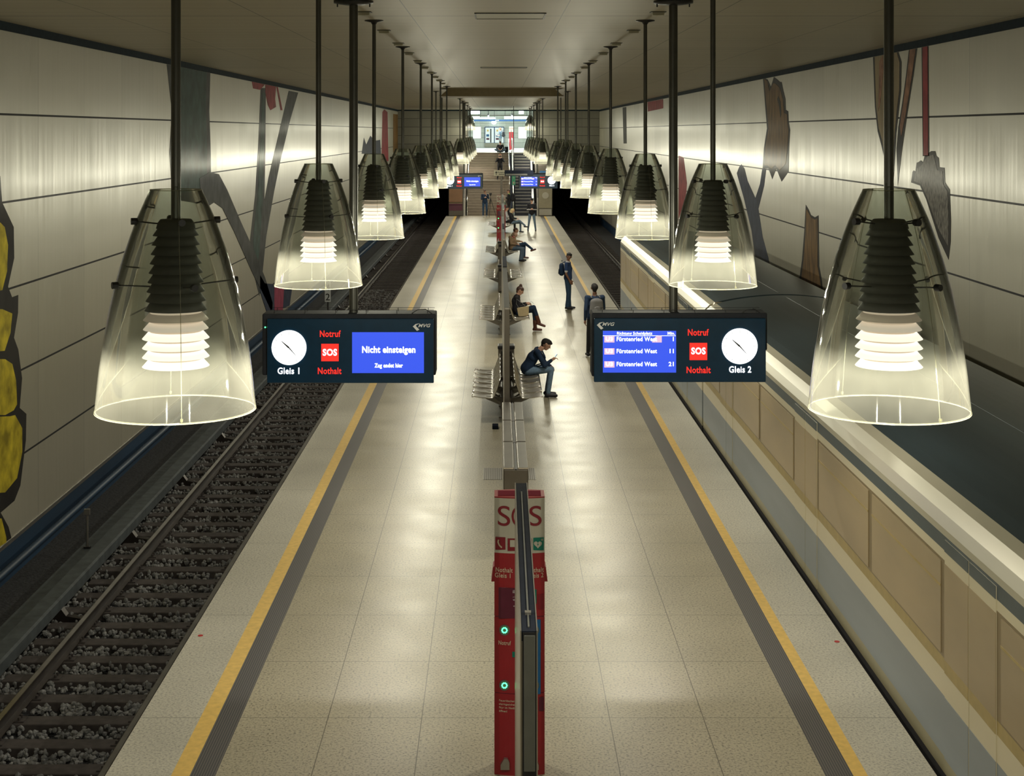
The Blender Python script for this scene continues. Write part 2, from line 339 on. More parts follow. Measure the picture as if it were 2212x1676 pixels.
def text(body, loc, cap, m, parent, name='lettering', align='CENTER', sx=1.0, bold=.012, ext=.0015, rot=(math.pi / 2, 0, 0), shear=0, maxw=None):
    cu = bpy.data.curves.new('txt', 'FONT'); cu.body = body; cu.size = cap / .70; cu.align_x = align; cu.align_y = 'CENTER'
    cu.offset = bold * cap; cu.extrude = ext; cu.shear = shear; cu.resolution_u = 3 if cap < .1 else 8; cu.space_character = 1.07
    t = bpy.data.objects.new('txt', cu); COL.objects.link(t)
    dg = bpy.context.evaluated_depsgraph_get(); dg.update()
    me = bpy.data.meshes.new_from_object(t.evaluated_get(dg)); bpy.data.objects.remove(t); bpy.data.curves.remove(cu)
    if len(me.vertices) == 0: return None
    xs = [v.co.x for v in me.vertices]
    if maxw: sx = maxw / (max(xs) - min(xs))
    R = Matrix.Rotation(rot[2], 4, 'Z') @ Matrix.Rotation(rot[0], 4, 'X') @ Matrix.Diagonal((sx, 1, 1, 1))
    me.transform(Matrix.Translation(loc) @ R)
    me.materials.clear(); me.materials.append(M[m])
    o = bpy.data.objects.new(name, me); COL.objects.link(o)
    if parent: o.parent = parent
    return o
# ================================================================== THE SETTING
Y0, Y1 = -6.0, 95.5            # platform
XL, XR, HC = -7.25, 7.46, 7.02   # wall faces, ceiling height
YE = 108.0                     # end wall
PL, PR = -3.29, 3.69           # platform edges
struct(MB().box(-2.365, 2.754, Y0, Y1, -.12, 0), 'floor', 'terrazzo')
struct(MB().box(PL, -2.737, Y0, Y1, -.12, 0), 'floor', 'edge_stone')
struct(MB().box(3.11, PR, Y0, Y1, -.12, 0), 'floor', 'edge_stone')
struct(MB().box(-2.737, -2.58, Y0, Y1, -.12, .001), 'trim_1', 'yellow_strip')
struct(MB().box(2.988, 3.11, Y0, Y1, -.12, .001), 'trim_2', 'yellow_strip')
struct(MB().box(-2.58, -2.365, Y0, Y1, -.12, .0015), 'trim_3', 'ribbed_strip')
struct(MB().box(2.754, 2.988, Y0, Y1, -.12, .0015), 'trim_4', 'ribbed_strip')
struct(MB().box(PL + .18, PR - .18, Y0, Y1, -1.6, -.12), 'floor', 'platform_side')
struct(MB().box(XL - 1, PL + .18, Y0, 150, -1.75, -1.32), 'floor', 'ballast_ground')
struct(MB().box(PR - .18, XR + 1, Y0, 150, -1.75, -1.32), 'floor', 'ballast_ground')
struct(MB().box(XL - .15, XL, Y0, YE, -.66, HC - .08), 'wall_left', 'wall_panels')
struct(MB().box(XR, XR + .15, Y0, YE, -.66, HC - .08), 'wall_right', 'wall_panels')
struct(MB().box(XL - .3, XL - .08, Y0, 150, -1.6, -.66), 'wall_left', 'trench_blue_reflection')
struct(MB().box(XR + .08, XR + .3, Y0, 150, -1.6, -.66), 'wall_right', 'trench_blue_reflection')
struct(MB().box(XL - .06, XL + .03, Y0, YE, HC - .13, HC), 'trim_5', 'trim_dark')
struct(MB().box(XR - .03, XR + .06, Y0, YE, HC - .13, HC), 'trim_6', 'trim_dark')
struct(MB().box(XL - .12, XL + .015, Y0, YE, -.72, -.66), 'trim_7', 'light_steel')
struct(MB().box(XR - .015, XR + .12, Y0, YE, -.72, -.66), 'trim_8', 'light_steel')
struct(MB().box(XL - .3, XR + .3, Y0, YE, HC, HC + .2), 'ceiling', 'ceiling_slats')
struct(MB().box(XL - .3, XR + .3, Y0 - .2, Y0, -1.6, HC + .2), 'wall_back', 'end_wall_panels')
# end wall round the stair opening, over the two tunnel mouths
OL, OR = -2.12, 2.60
mb = MB(); mb.box(XL, OL, YE, YE + .3, 2.55, HC - .03); mb.box(OR, XR, YE, YE + .3, 2.55, HC - .03)
struct(mb, 'wall_end', 'end_wall_panels')
struct(MB().box(XL, XR, YE - .03, YE + .0, HC - .09, HC), 'trim_9', 'trim_dark')
mb = MB()
for a, b in ((XL, OL), (OR, XR)):
    mb.box(a - .3, a, YE, 150, -1.6, 2.8); mb.box(b, b + .05, YE, 150, -1.6, 2.8); mb.box(a - .3, b, YE + .3, 150, 2.55, 2.8); mb.box(a - .3, b, 150, 150.2, -1.6, 2.8)
struct(mb, 'wall_tunnel', 'black_gap')
# lowered bulkhead across the ceiling
o = MB(); o.v = []
yb = 55.0; zt = HC; zb = EYE + 77 * yb / F
xa, xb, xc, xd = (970 - VX) * yb / F, (1197 - VX) * yb / F, (1218 - VX) * yb / F, (950 - VX) * yb / F
o.prism([(xa, zt), (xb, zt), (xc, zb), (xd, zb)], 1, yb, yb + 2.2)
tag(o.build('trim_10', 'bulkhead'), kind='structure')

# ------------------------------------------------------------------ tracks
def track(cx, label, ys):
    r = empty('railway_track', (cx, 0, 0)); tag(r, label, 'railway track')
    for s in (-.755, .755):
        prof = [(-.036, -1.05), (-.036, -1.08), (-.01, -1.095), (-.01, -1.18), (-.07, -1.20), (-.07, -1.215), (.07, -1.215), (.07, -1.20), (.01, -1.18), (.01, -1.095), (.036, -1.08), (.036, -1.05)]
        mb = MB(); mb.prism([(s + a, b) for a, b in prof], 1, Y0, 149); mb.build('rail', 'rail_steel', r)
        hd = MB().box(s - .028, s + .028, Y0, 149, -1.0505, -1.0485); hd.build('rail_head', 'rail_head', r)
    def slp(mb, y, j=0):
        mb.bbox(-1.28 + j, 1.28 + j, y - .125, y + .125, -1.36, -1.215, .012)
        for s in (-.755, .755):
            mb.box(s - .17, s + .17, y - .08, y + .08, -1.217, -1.200)
            for q in (-.11, .11): mb.cyl((s + q, y - .04, -1.2), (s + q, y - .04, -1.165), .018, 6); mb.cyl((s + q, y + .04, -1.2), (s + q, y + .04, -1.165), .018, 6)
    base = MB(); slp(base, 0); first = base.build('sleeper', 'sleeper_wood', r); first.location.y = ys
    for i in range(1, 100):
        c = first.copy(); COL.objects.link(c); c.parent = r; c.location.y = ys + .641 * i; c.location.x = random.uniform(-.03, .03); c.rotation_euler.z = random.uniform(-.008, .008)
    mb = MB(); y = ys + 64.1
    while y < 140: mb.box(-1.28, 1.28, y - .125, y + .125, -1.36, -1.215); y += .641
    tag(mb.build('sleeper', 'sleeper_wood', r), kind='stuff')
    return r
CL, CR = -4.725, 5.23
track(CL, 'empty railway track of dark sleepers in the left trench', 10.9)
track(CR, 'railway track in the right trench beyond the end of the train', 44.0)

def stones(name, x0, x1, ya, yb_, n, label, seed):
    rnd = random.Random(seed); ico = []
    bm = bmesh.new(); bmesh.ops.create_icosphere(bm, subdivisions=1, radius=1)
    V = np.array([v.co[:] for v in bm.verts]); Fc = [[v.index for v in f.verts] for f in bm.faces]; bm.free()
    vs_, fs = [], []
    rs = np.random.RandomState(seed); 
    for i in range(n):
        x = rnd.uniform(x0, x1); t = rnd.random(); y = ya + (yb_ - ya) * t ** 1.5
        ph = ((y - 10.9) % .641) / .641; ph = min(ph, 1 - ph) * .641
        s = rnd.uniform(.022, .042)
        if ph < .145 and abs(x - CL) < 1.25: continue
        if abs(abs(x - CL) - .755) < .07: continue
        P = V * (s * rs.uniform(.6, 1.25, 3)) * (1 + rs.uniform(-.25, .25, (len(V), 1)))
        z = -1.285 + rnd.uniform(0, .075)
        P = P + np.array([x, y, z]); o = len(vs_); vs_ += P.tolist(); fs += [[o + k for k in f] for f in Fc]
    me = bpy.data.meshes.new(name); me.from_pydata(vs_, [], fs); me.materials.append(M['ballast_stone']); me.update()
    ob = bpy.data.objects.new(name, me); COL.objects.link(ob); return tag(ob, label, 'gravel', kind='stuff')
stones('track_ballast', -6.05, -3.2, 10.8, 62, 27000, 'grey crushed stone ballast between the sleepers of the empty left track', 5)

# third rail with its cover and brackets, cable trough side, lineside posts
r = empty('third_rail', (0, 0, 0)); tag(r, 'long grey covered power rail beside the empty left track', 'power rail')
MB().prism([(-6.14, -.90), (-5.93, -.90), (-5.90, -.92), (-5.90, -1.06), (-5.93, -1.06), (-5.93, -.94), (-6.14, -.94)], 1, Y0, 149).build('cover', 'trough_concrete', r)
MB().box(-6.07, -5.97, Y0, 149, -1.03, -.95).build('conductor', 'rail_steel', r)
for i in range(26):
    y = 16.2 + 3.9 * i
    mb = MB(); mb.prism([(-6.12, -1.30), (-5.55, -1.30), (-5.55, -1.22), (-5.85, -1.17), (-5.93, -1.06), (-6.12, -.94)], 1, y, y + .13); mb.build('bracket', 'rail_steel', r)
struct(MB().box(-6.55, -6.16, Y0, 149, -1.6, -1.12), 'trim_11', 'trough_concrete')
struct(MB().cyl((-7.1, Y0, -.95), (-7.1, 149, -.95), .06, 8, cap=False), 'trim_12', 'trench_blue_reflection')
def post(x, y, h, label):
    p = empty('lineside_post', (x, y, -1.12)); tag(p, label, 'post')
    MB().cyl((0, 0, 0), (0, 0, h), .022, 8).build('pole', 'light_steel', p)
    MB().box(-.045, .045, -.03, .01, h - .09, h).build('cap', 'light_steel', p)
    MB().box(-.05, .05, -.03, .03, 0, .03).build('foot', 'dark_metal', p)
post(-6.42, 23.2, .62, 'thin grey post between the power rail and the left wall')
# kilometre board under the second left lamp
p = empty('number_board', px(708, 652, 46)); tag(p, 'narrow white board with black digits 4 and 2 beside the left track', 'sign')
MB().box(-.09, .09, -.01, .01, 0, .62).build('plate', 'plate_white', p)
MB().cyl((0, .03, -.6), (0, .03, .4), .025, 8).build('post', 'dark_metal', p)
text('4', (0, -.012, .45), .21, 'sign_black', p); text('2', (0, -.012, .14), .21, 'sign_black', p)

# ------------------------------------------------------------------ painted plants on the walls
def mural(name, polys, label, side, mats):
    """polys: list of (material index, layer, [(x,y) picture points]); converted to heights/distances on the wall plane"""
    X = XL if side < 0 else XR; mb = MB(); s = -side
    for mi, layer, pts in polys:
        X1 = X + s * (.004 + .003 * layer); out = []
        for x, y in pts:
            D = X * F / (x - VX); z = EYE - (y - VY) * D / F; out.append((D, max(-.655, min(HC - .135, z))))
        a, b = sorted((X + s * .0005, X1)); 
        bm = bmesh.new(); vv = [bm.verts.new((X1, p[0], p[1])) for p in out]; 
        f = bm.faces.new(vv); ret = bmesh.ops.extrude_face_region(bm, geom=[f]); 
        for v in [g for g in ret['geom'] if isinstance(g, bmesh.types.BMVert)]: v.co.x = X + s * .0005
        bmesh.ops.triangulate(bm, faces=[q for q in bm.faces if len(q.verts) > 4]); bm.verts.index_update()
        mb.add([v.co for v in bm.verts], [[v.index for v in q.verts] for q in bm.faces], mi); bm.free()
    return tag(mb.build(name, mats), label, 'mural')
def sc(pts, s, ox, oy): return [(ox + x / s, oy + y / s) for x, y in pts]
A = sc([(-120, -60), (0, 0), (8, 110), (57, 215), (59, 345), (33, 465), (50, 510), (76, 500), (75, 575), (58, 680), (76, 730), (92, 850), (82, 975), (110, 1000), (108, 1110), (85, 1300), (60, 1365), (2, 1415), (35, 1475), (47, 1575), (-120, 1640)], 1.946, 0, 380)
lob = [[(-100, 200), (0, 196), (18, 215), (32, 290), (28, 400), (8, 480), (-100, 500)], [(-100, 560), (8, 560), (50, 578), (42, 660), (18, 735), (-100, 745)],
       [(-100, 768), (20, 770), (50, 790), (66, 860), (70, 960), (56, 985), (20, 1005), (-100, 1005)], [(-100, 1015), (40, 1010), (62, 1005), (92, 1060), (92, 1160), (70, 1270), (20, 1330), (-100, 1340)], [(-100, 1430), (5, 1440), (25, 1520), (25, 1590), (-100, 1620)]]
mural('wall_mural', [(0, 0, A)] + [(1, 1, sc(l, 1.946, 0, 380)) for l in lob], 'yellow lobed fruit with thick black outline painted on the left wall', -1, ['mural_black', 'mural_yellow'])
mural('wall_mural', [(0, 0, [(360, 126), (454, 146), (452, 240), (455, 330), (456, 430), (430, 440), (372, 430), (366, 330), (371, 240)]),
                     (1, 1, [(378, 130), (446, 146), (444, 240), (447, 330), (446, 415), (384, 415), (380, 330), (383, 240)]),
                     (0, 3, [(430, 385), (452, 372), (472, 376), (490, 410), (520, 480), (550, 545), (572, 600), (590, 660), (585, 672), (570, 640), (545, 590), (505, 500), (480, 450), (462, 437), (450, 445), (434, 440)])],
      'broad dark green trunk bending into a dark arch, painted on the left wall', -1, ['mural_stem', 'mural_green'])
mural('wall_mural', [(0, 0, [(563, 190), (574, 190), (573, 328), (571, 432), (580, 383), (596, 314), (623.5, 196), (644, 200), (627, 258), (606, 345), (592, 414), (575, 511), (566, 598), (560, 640), (550, 600), (540, 518), (551, 421), (557.7, 314)]),
                     (1, 1, [(566, 200), (571, 200), (570, 328), (567, 440), (560, 540), (554, 590), (546, 520), (556, 421), (562, 314)]),
                     (2, 1, [(544, 172), (571.6, 177), (571, 184), (561, 194), (546.6, 191)]), (2, 1, [(573, 180.6), (596, 184), (594, 213.5), (596, 231), (584, 238), (578.5, 227), (573, 200)]),
                     (2, 1, [(597, 187), (600, 187), (610, 238), (606, 238)]),
                     (3, 3, [(561, 594), (571.6, 612), (590.6, 613.5), (587, 672), (575, 672), (561, 629)]), (3, 2, [(588, 616), (631, 620), (625, 678), (588, 676)]), (4, 3, [(592, 620), (613, 621), (610, 674), (592, 674)])],
      'dark forked stems with red petals at the top, painted on the left wall', -1, ['mural_stem', 'mural_green', 'mural_red', 'mural_navy', 'mural_pink'])
mural('wall_mural', [(0, 0, [(781, 332), (786, 297), (791, 312), (800, 293), (810, 304), (821, 302), (823, 334)])], 'dark blue jagged tuft painted far along the left wall', -1, ['mural_navy'])
mural('wall_mural', [(0, 0, [(826, 242), (830, 236), (837, 242), (839, 348), (824, 350)])], 'tall narrow red blade painted far along the left wall', -1, ['mural_red'])
mural('wall_mural', [(0, 0, [(849, 246), (866, 248), (866, 322), (849, 330)])], 'olive brown patch painted at the far end of the left wall', -1, ['mural_brown'])
q = lambda p: sc(p, 2.9926, 1560, 80)
mural('wall_mural', [(0, 0, q([(265, 260), (280, 258), (295, 275), (316, 320), (335, 245), (355, 272), (375, 290), (385, 290), (395, 340), (410, 400), (412, 470), (428, 480), (430, 545), (440, 600), (434, 700), (430, 870), (385, 935), (350, 850), (325, 920), (300, 850), (262, 850), (270, 720), (290, 590), (275, 400)])),
                     (1, 1, q([(273, 268), (292, 285), (308, 350), (330, 300), (345, 300), (375, 330), (395, 410), (402, 490), (420, 500), (422, 545), (430, 610), (420, 750), (412, 820), (375, 860), (345, 830), (320, 850), (295, 830), (275, 830), (280, 720), (302, 590), (284, 400)])),
                     (0, 2, q([(365, 380), (380, 420), (385, 500), (378, 520), (370, 450), (358, 400)]))],
      'ragged brown split wood shape high on the right wall', 1, ['mural_black', 'mural_brown'])
mural('wall_mural', [(0, 0, q([(976, 112), (1140, 84), (1160, 160), (1157, 350), (1142, 480), (1127, 620), (1110, 900), (1056, 812), (1030, 700), (1006, 610), (988, 450)])), (1, 1, q([(988, 114), (1132, 90), (1148, 165), (1146, 345), (1130, 480), (1117, 620), (1103, 840), (1058, 780), (1035, 660), (1014, 590), (997, 440)])),
                     (2, 2, q([(1018, 160), (1040, 120), (1046, 200), (1026, 420), (1012, 480)]))], 'pale ochre leaf with dark outline at the top of the right wall', 1, ['mural_black', 'mural_ochre', 'mural_rust'])
mural('wall_mural', [(0, 0, q([(1208, 66), (1262, 54), (1237, 250), (1197, 500), (1162, 740), (1136, 960), (1127, 720), (1139, 580), (1164, 430), (1189, 250)])), (1, 1, q([(1216, 72), (1252, 64), (1228, 250), (1188, 500), (1160, 640), (1150, 580), (1172, 430), (1197, 250)]))], 'slanting rust coloured stem on the right wall', 1, ['mural_black', 'mural_rust'])
mural('wall_mural', [(0, 0, q([(1290, 42), (1334, 38), (1339, 770), (1298, 770)])), (1, 1, q([(1297, 44), (1329, 41), (1333, 765), (1304, 765)]))], 'straight upright red stem on the right wall', 1, ['mural_black', 'mural_red'])
mural('wall_mural', [(0, 0, q([(1222, 940), (1232, 870), (1240, 862), (1250, 870), (1258, 812), (1270, 808), (1285, 797), (1300, 810), (1312, 757), (1335, 750), (1352, 737), (1378, 737), (1386, 770), (1400, 780), (1405, 840), (1438, 845), (1442, 940), (1472, 985), (1476, 1090), (1480, 1180), (1478, 1320), (1465, 1440), (1400, 1300), (1320, 1050), (1280, 960)])),
                     (1, 1, q([(1240, 930), (1262, 850), (1290, 830), (1330, 770), (1370, 760), (1392, 860), (1428, 870), (1430, 950), (1460, 1000), (1466, 1180), (1462, 1350), (1400, 1240), (1320, 1020), (1290, 950)]))], 'shaggy grey and white stump shape on the right wall behind the lamp', 1, ['mural_black', 'mural_hair'])
mural('wall_mural', [(0, 0, q([(541, 1083), (560, 1115), (575, 1150), (600, 1165), (624, 1152), (628, 1480), (643, 1560), (657, 1680), (497, 1600), (500, 1560), (517, 1440), (532, 1250)])), (1, 1, q([(546, 1110), (575, 1165), (600, 1180), (617, 1172), (618, 1480), (632, 1560), (645, 1655), (512, 1575), (528, 1440), (541, 1250)]))], 'yellow brown pointed root low on the right wall', 1, ['mural_black', 'mural_brown'])
mural('wall_mural', [(0, 0, q([(95, 880), (110, 840), (125, 822), (145, 850), (165, 930), (215, 1040), (245, 950), (260, 850), (285, 855), (272, 960), (235, 1110), (262, 1290), (300, 1430), (312, 1520), (220, 1470), (190, 1250), (140, 1040), (100, 900)]))], 'dark forked trunk low on the right wall between two lamps', 1, ['mural_navy'])
mural('wall_mural', [(0, 0, [(1466, 336), (1477, 340), (1484, 395), (1483, 412), (1475, 475), (1466, 480)])], 'dark red blade low on the right wall behind the sign pole', 1, ['mural_red'])
mural('wall_mural', [(0, 0, [(1398.7, 219), (1432.7, 214), (1432.7, 234), (1399.6, 241)])], 'small dark red patch under the ceiling far along the right wall', 1, ['mural_red'])
mural('wall_mural', [(0, 0, [(1345, 232), (1353, 231), (1354, 310), (1347, 310)])], 'thin dark streak far along the right wall', 1, ['mural_stem'])

# ------------------------------------------------------------------ pendant lamps
def make_lamp():
    r = empty('pendant_lamp', (0, 0, 0))       # origin on the ceiling; everything hangs below
    T = -(HC - (EYE - .318))                   # z of the top of the bell
    m = MB(); m.lathe([(.001, 0), (.137, 0), (.137, -.012), (.05, -.03), (.03, -.06), (.001, -.06)], n=28); m.build('ceiling_plate', 'dark_metal', r)
    m = MB(); m.cyl((0, 0, -.02), (0, 0, T - .20), .027, 16); m.build('pole', 'steel_pole', r)
    pr = [(.141, 0), (.187, -.10), (.229, -.20), (.287, -.37), (.336, -.545), (.367, -.69), (.391, -.83), (.416, -1.0), (.438, -1.215)]
    def interp(z):
        for (a, b), (c, d) in zip(pr, pr[1:]):
            if d <= z <= b: return a + (c - a) * (b - z) / (b - d)
    zs = [-1.215 * i / 20 for i in range(21)]; 
    outer = [(interp(max(z, -1.2149)), z + T) for z in zs]; inner = [(a - .006, b) for a, b in outer][::-1]
    m = MB(); m.lathe(outer, n=56); m.lathe(inner, n=56); m.build('glass_bell', 'smoked_acrylic', r)
    m = MB(); m.lathe([(.432, T - 1.212), (.4395, T - 1.212), (.4395, T - 1.220), (.432, T - 1.220)], n=56, close=True); m.build('bell_rim', 'acrylic_rim', r)
    m = MB()
    m.lathe([(.135, T + .001), (.142, T + .001), (.142, T - .004), (.135, T - .004)], n=40, close=True)
    for a in (-math.pi / 2 + .28, math.pi / 2 + .28):            # seams between the two half shells
        rz_ = lambda z: interp(max(z, -1.2149)) + .001
        m.tube([(rz_(z) * math.cos(a), rz_(z) * math.sin(a), z + T) for z in zs], .0022, 5)
        rr = .441; m.cyl((rr * math.cos(a), rr * math.sin(a), T - 1.19), (rr * math.cos(a), rr * math.sin(a), T - 1.205), .008, 6)
    m.build('bell_seam', 'acrylic_rim', r)
    # louvre stack
    zt = T - .185; n = 14; st = .0515
    m = MB(); m.lathe([(.001, zt + .02), (.085, zt + .02), (.10, zt), (.108, zt - .03)], n=28)
    for i in range(9):
        z = zt - .02 - i * st; r0 = .108 + .0055 * i; m.lathe([(r0 - .014, z - .002), (r0 + .018, z - st * .96), (r0 + .012, z - st * .96), (r0 - .020, z - .002)], n=32, smooth=True)
        m.lathe([(r0 - .02, z), (r0 - .016, z - st)], n=24)
    m.build('louvre_stack', 'louvre_shaded', r)
    def rings(i0, i1, name, mt):
        for i in range(i0, i1):
            z = zt - .02 - i * st; r0 = .157 if i > 10 else .152
            m = MB(); m.lathe([(r0 - .008, z - .012), (r0 + .026, z - st + .001), (r0 + .021, z - st + .001), (r0 - .014, z - .012)], n=40, close=True); m.build(name, mt, r)
    rings(9, 10, 'louvre_ring', 'louvre_dim'); rings(10, 11, 'louvre_ring', 'louvre_half'); rings(11, 15, 'louvre_ring', 'louvre_lit')
    m = MB(); m.lathe([(.138, zt - .02 - 9 * st), (.142, zt - .02 - 14.9 * st)], n=24); m.build('gap_glow_tube', 'louvre_gap_glow', r)  # added tube, its dim glow stands for the darker gaps between rings
    zl = zt - .02 - 9.6 * st
    m = MB(); m.lathe([(.001, zl), (.03, zl - .01), (.042, zl - .1), (.038, zl - .2), (.001, zl - .22)], n=20); m.build('bulb', 'bulb_glow', r)
    # struts and clamps
    for zz, rb, rs_, off in ((-.172, .217, .10, .35), (-.515, .328, .145, .5)):
        for k in range(4):
            a = off + k * math.pi / 2
            c, s = math.cos(a), math.sin(a); z = T + zz
            m = MB(); m.cyl((rs_ * c, rs_ * s, z - .015), (rb * c, rb * s, z), .0045, 6)
            m.cyl(((rb - .008) * c, (rb - .008) * s, z), ((rb + .026) * c, (rb + .026) * s, z), .019, 10)
            m.build('strut', 'dark_metal', r)
    ld = bpy.data.lights.new('lamp_light', 'POINT'); ld.energy = LAMP_W; ld.color = LAMP_COL; ld.shadow_soft_size = .06
    lo = bpy.data.objects.new('lamp_light', ld); COL.objects.link(lo); lo.parent = r; lo.location = (0, 0, zt - .02 - 15 * st - .05)
    return r
ordn = ['nearest', 'second', 'third', 'fourth', 'fifth', 'sixth', 'seventh', 'eighth', 'ninth', 'tenth', 'eleventh', 'twelfth', 'thirteenth', 'fourteenth', 'fifteenth', 'sixteenth']
LD = [8.2, 14.85, 21.5, 28.1, 34.8, 40.6, 46.6, 52.4, 58.8, 65.2, 71.6, 77.5, 83.2, 89, 94.5, 100]
xl = [380, 688, 808, 870, 909, 933, 951.5, 965]; xr = [1920, 1540, 1394, 1319, 1272, 1244, 1222, 1205]
lamp0 = make_lamp(); first = True
for side in (0, 1):
    for i, D in enumerate(LD):
        if i < 8: X = ((xl, xr)[side][i] - VX) * D / F
        elif i < 10: X = (-2.43, 2.80)[side]        # set outwards beside the bulkhead
        else: X = (-1.80, 2.20)[side]
        o = lamp0 if first else copy_tree(lamp0); first = False
        o.location = (X, D, HC); o.rotation_euler.z = random.uniform(-.4, .4) if i > 1 else (0, .1)[side]
        s = ('left', 'right')[side]
        lab = ('%s of the glass bell pendant lamps in the %s row, counted from the front' % (ordn[i], s)) if i else 'large glass bell pendant lamp nearest to the front in the %s row' % s
        tag(o, lab, 'lamp', 'glass bell pendant lamps over the platform')
for side, xx in ((0, -1.92), (1, 2.33)):      # two higher small ones per side, just before the stair opening
    for k, D in enumerate((104.2, 106.6)):
        o = copy_tree(lamp0); o.location = (xx, D, HC + 1.30 * .0); o.scale = (.85, .85, .85)
        for ch in o.children:
            pass
        o.location.z = HC + 1.19
        tag(o, 'small high pendant lamp %s stair opening on the %s side' % (('just before the', 'closest to the')[k], ('left', 'right')[side]), 'lamp', 'glass bell pendant lamps over the platform')
for side, xx in ((0, -1.80), (1, 2.20)):      # unseen pair continuing the rows, added to light near walls and floor
    o = copy_tree(lamp0); o.location = (xx, 1.55, HC)
    tag(o, 'glass bell pendant lamp of the %s row added out of view to light the near walls' % ('left', 'right')[side], 'lamp', 'glass bell pendant lamps over the platform')
# ------------------------------------------------------------------ small square ceiling boxes
def make_box():
    m = MB(); m.prism([(-.075, -.05), (.075, -.05), (.085, 0), (-.085, 0)], 1, -.08, .08); 
    m2 = MB(); m2.box(-.105, .105, -.10, .10, -.008, 0)
    e = empty('ceiling_speaker'); m.build('housing', 'ceiling_box', e); m2.build('flange', 'dark_metal', e); return e
b0 = make_box(); first = True; cnt = 0
yy = [20.0, 23.6, 27.0, 30.3, 33.6, 36.9, 40.0, 43.2, 46.0, 49.0]
for side in (0, 1):
    for i, D in enumerate(yy):
        o = b0 if first else copy_tree(b0); first = False; o.location = ((-1.80, 2.17)[side], D, HC)
        tag(o, '%s small square box on the ceiling along the %s lamp row' % (ordn[i], ('left', 'right')[side]), 'ceiling box', 'small square boxes on the ceiling along the lamp rows')
# ceiling hatches
for k, (ya, yb_, wl, wr) in enumerate(((20.15, 21.15, -.31, .67), (37.0, 37.5, -.42, .75))):
    e = empty('ceiling_hatch', (0, 0, HC)); m = MB()
    for a in ((wl, wr, ya, ya + .02), (wl, wr, yb_ - .02, yb_), (wl, wl + .02, ya, yb_), (wr - .02, wr, ya, yb_)): m.box(*a, -.012, 0)
    m.build('frame', 'dark_metal', e); MB().box(wl + .02, wr - .02, ya + .02, yb_ - .02, -.006, 0).build('lid', 'ceiling_box', e)
    tag(e, ('long rectangular hatch in the middle of the ceiling near the front', 'shallow rectangular hatch farther along the middle of the ceiling')[k], 'hatch')
# ------------------------------------------------------------------ departure boards
def logo(parent, x, z, y, s=1.0):      # small grey operator mark: bent arrow + letters
    m = MB(); k = .0042 * s
    pts = [(0, 2), (8, 9), (20, 11), (10, 6), (9, 3), (19, -7), (16, -9), (12, -11)]
    m.prism([(x + a * k, z + b * k) for a, b in pts], 1, y - .003, y); m.build('logo', 'logo_grey', parent)
    text('MVG', (x + 32 * k, y - .001, z + 4 * k), 9.5 * k, 'logo_grey', parent, 'logo_letters', sx=1.15, bold=.03, shear=.35)
def clock(parent, x, z, y, r):
    c = MB().disc((x, z), r, y, 0, 48, .012).build('clock', 'clock_face', parent)
    m = MB()
    for i in range(12):
        a = i * math.pi / 6; L0, L1, w_ = (.72, .92, .012) if i % 3 == 0 else (.80, .92, .010)
        s, co = math.sin(a), math.cos(a); p, q_ = (x + s * r * L0, z + co * r * L0), (x + s * r * L1, z + co * r * L1); n_ = (co * r * w_, -s * r * w_)
        m.prism([(p[0] - n_[0], p[1] - n_[1]), (p[0] + n_[0], p[1] + n_[1]), (q_[0] + n_[0], q_[1] + n_[1]), (q_[0] - n_[0], q_[1] - n_[1])], 1, y - .0155, y - .012)
    m.build('dial_mark', 'sign_black', c)
    for deg, L1, w_ in ((311.5, .56, .05), (138, .60, .030)):
        a = math.radians(deg); s, co = math.sin(a), math.cos(a); h = MB()
        b = (x - s * r * .12, z - co * r * .12); t = (x + s * r * L1, z + co * r * L1); mid = (x + s * r * .05, z + co * r * .05); n_ = (co * r * w_, -s * r * w_)
        h.prism([b, (mid[0] + n_[0], mid[1] + n_[1]), (t[0] + n_[0] * .3, t[1] + n_[1] * .3), (t[0] - n_[0] * .3, t[1] - n_[1] * .3), (mid[0] - n_[0], mid[1] - n_[1])], 1, y - .020, y - .016)
        h.build('clock_hand', 'sign_black', c)
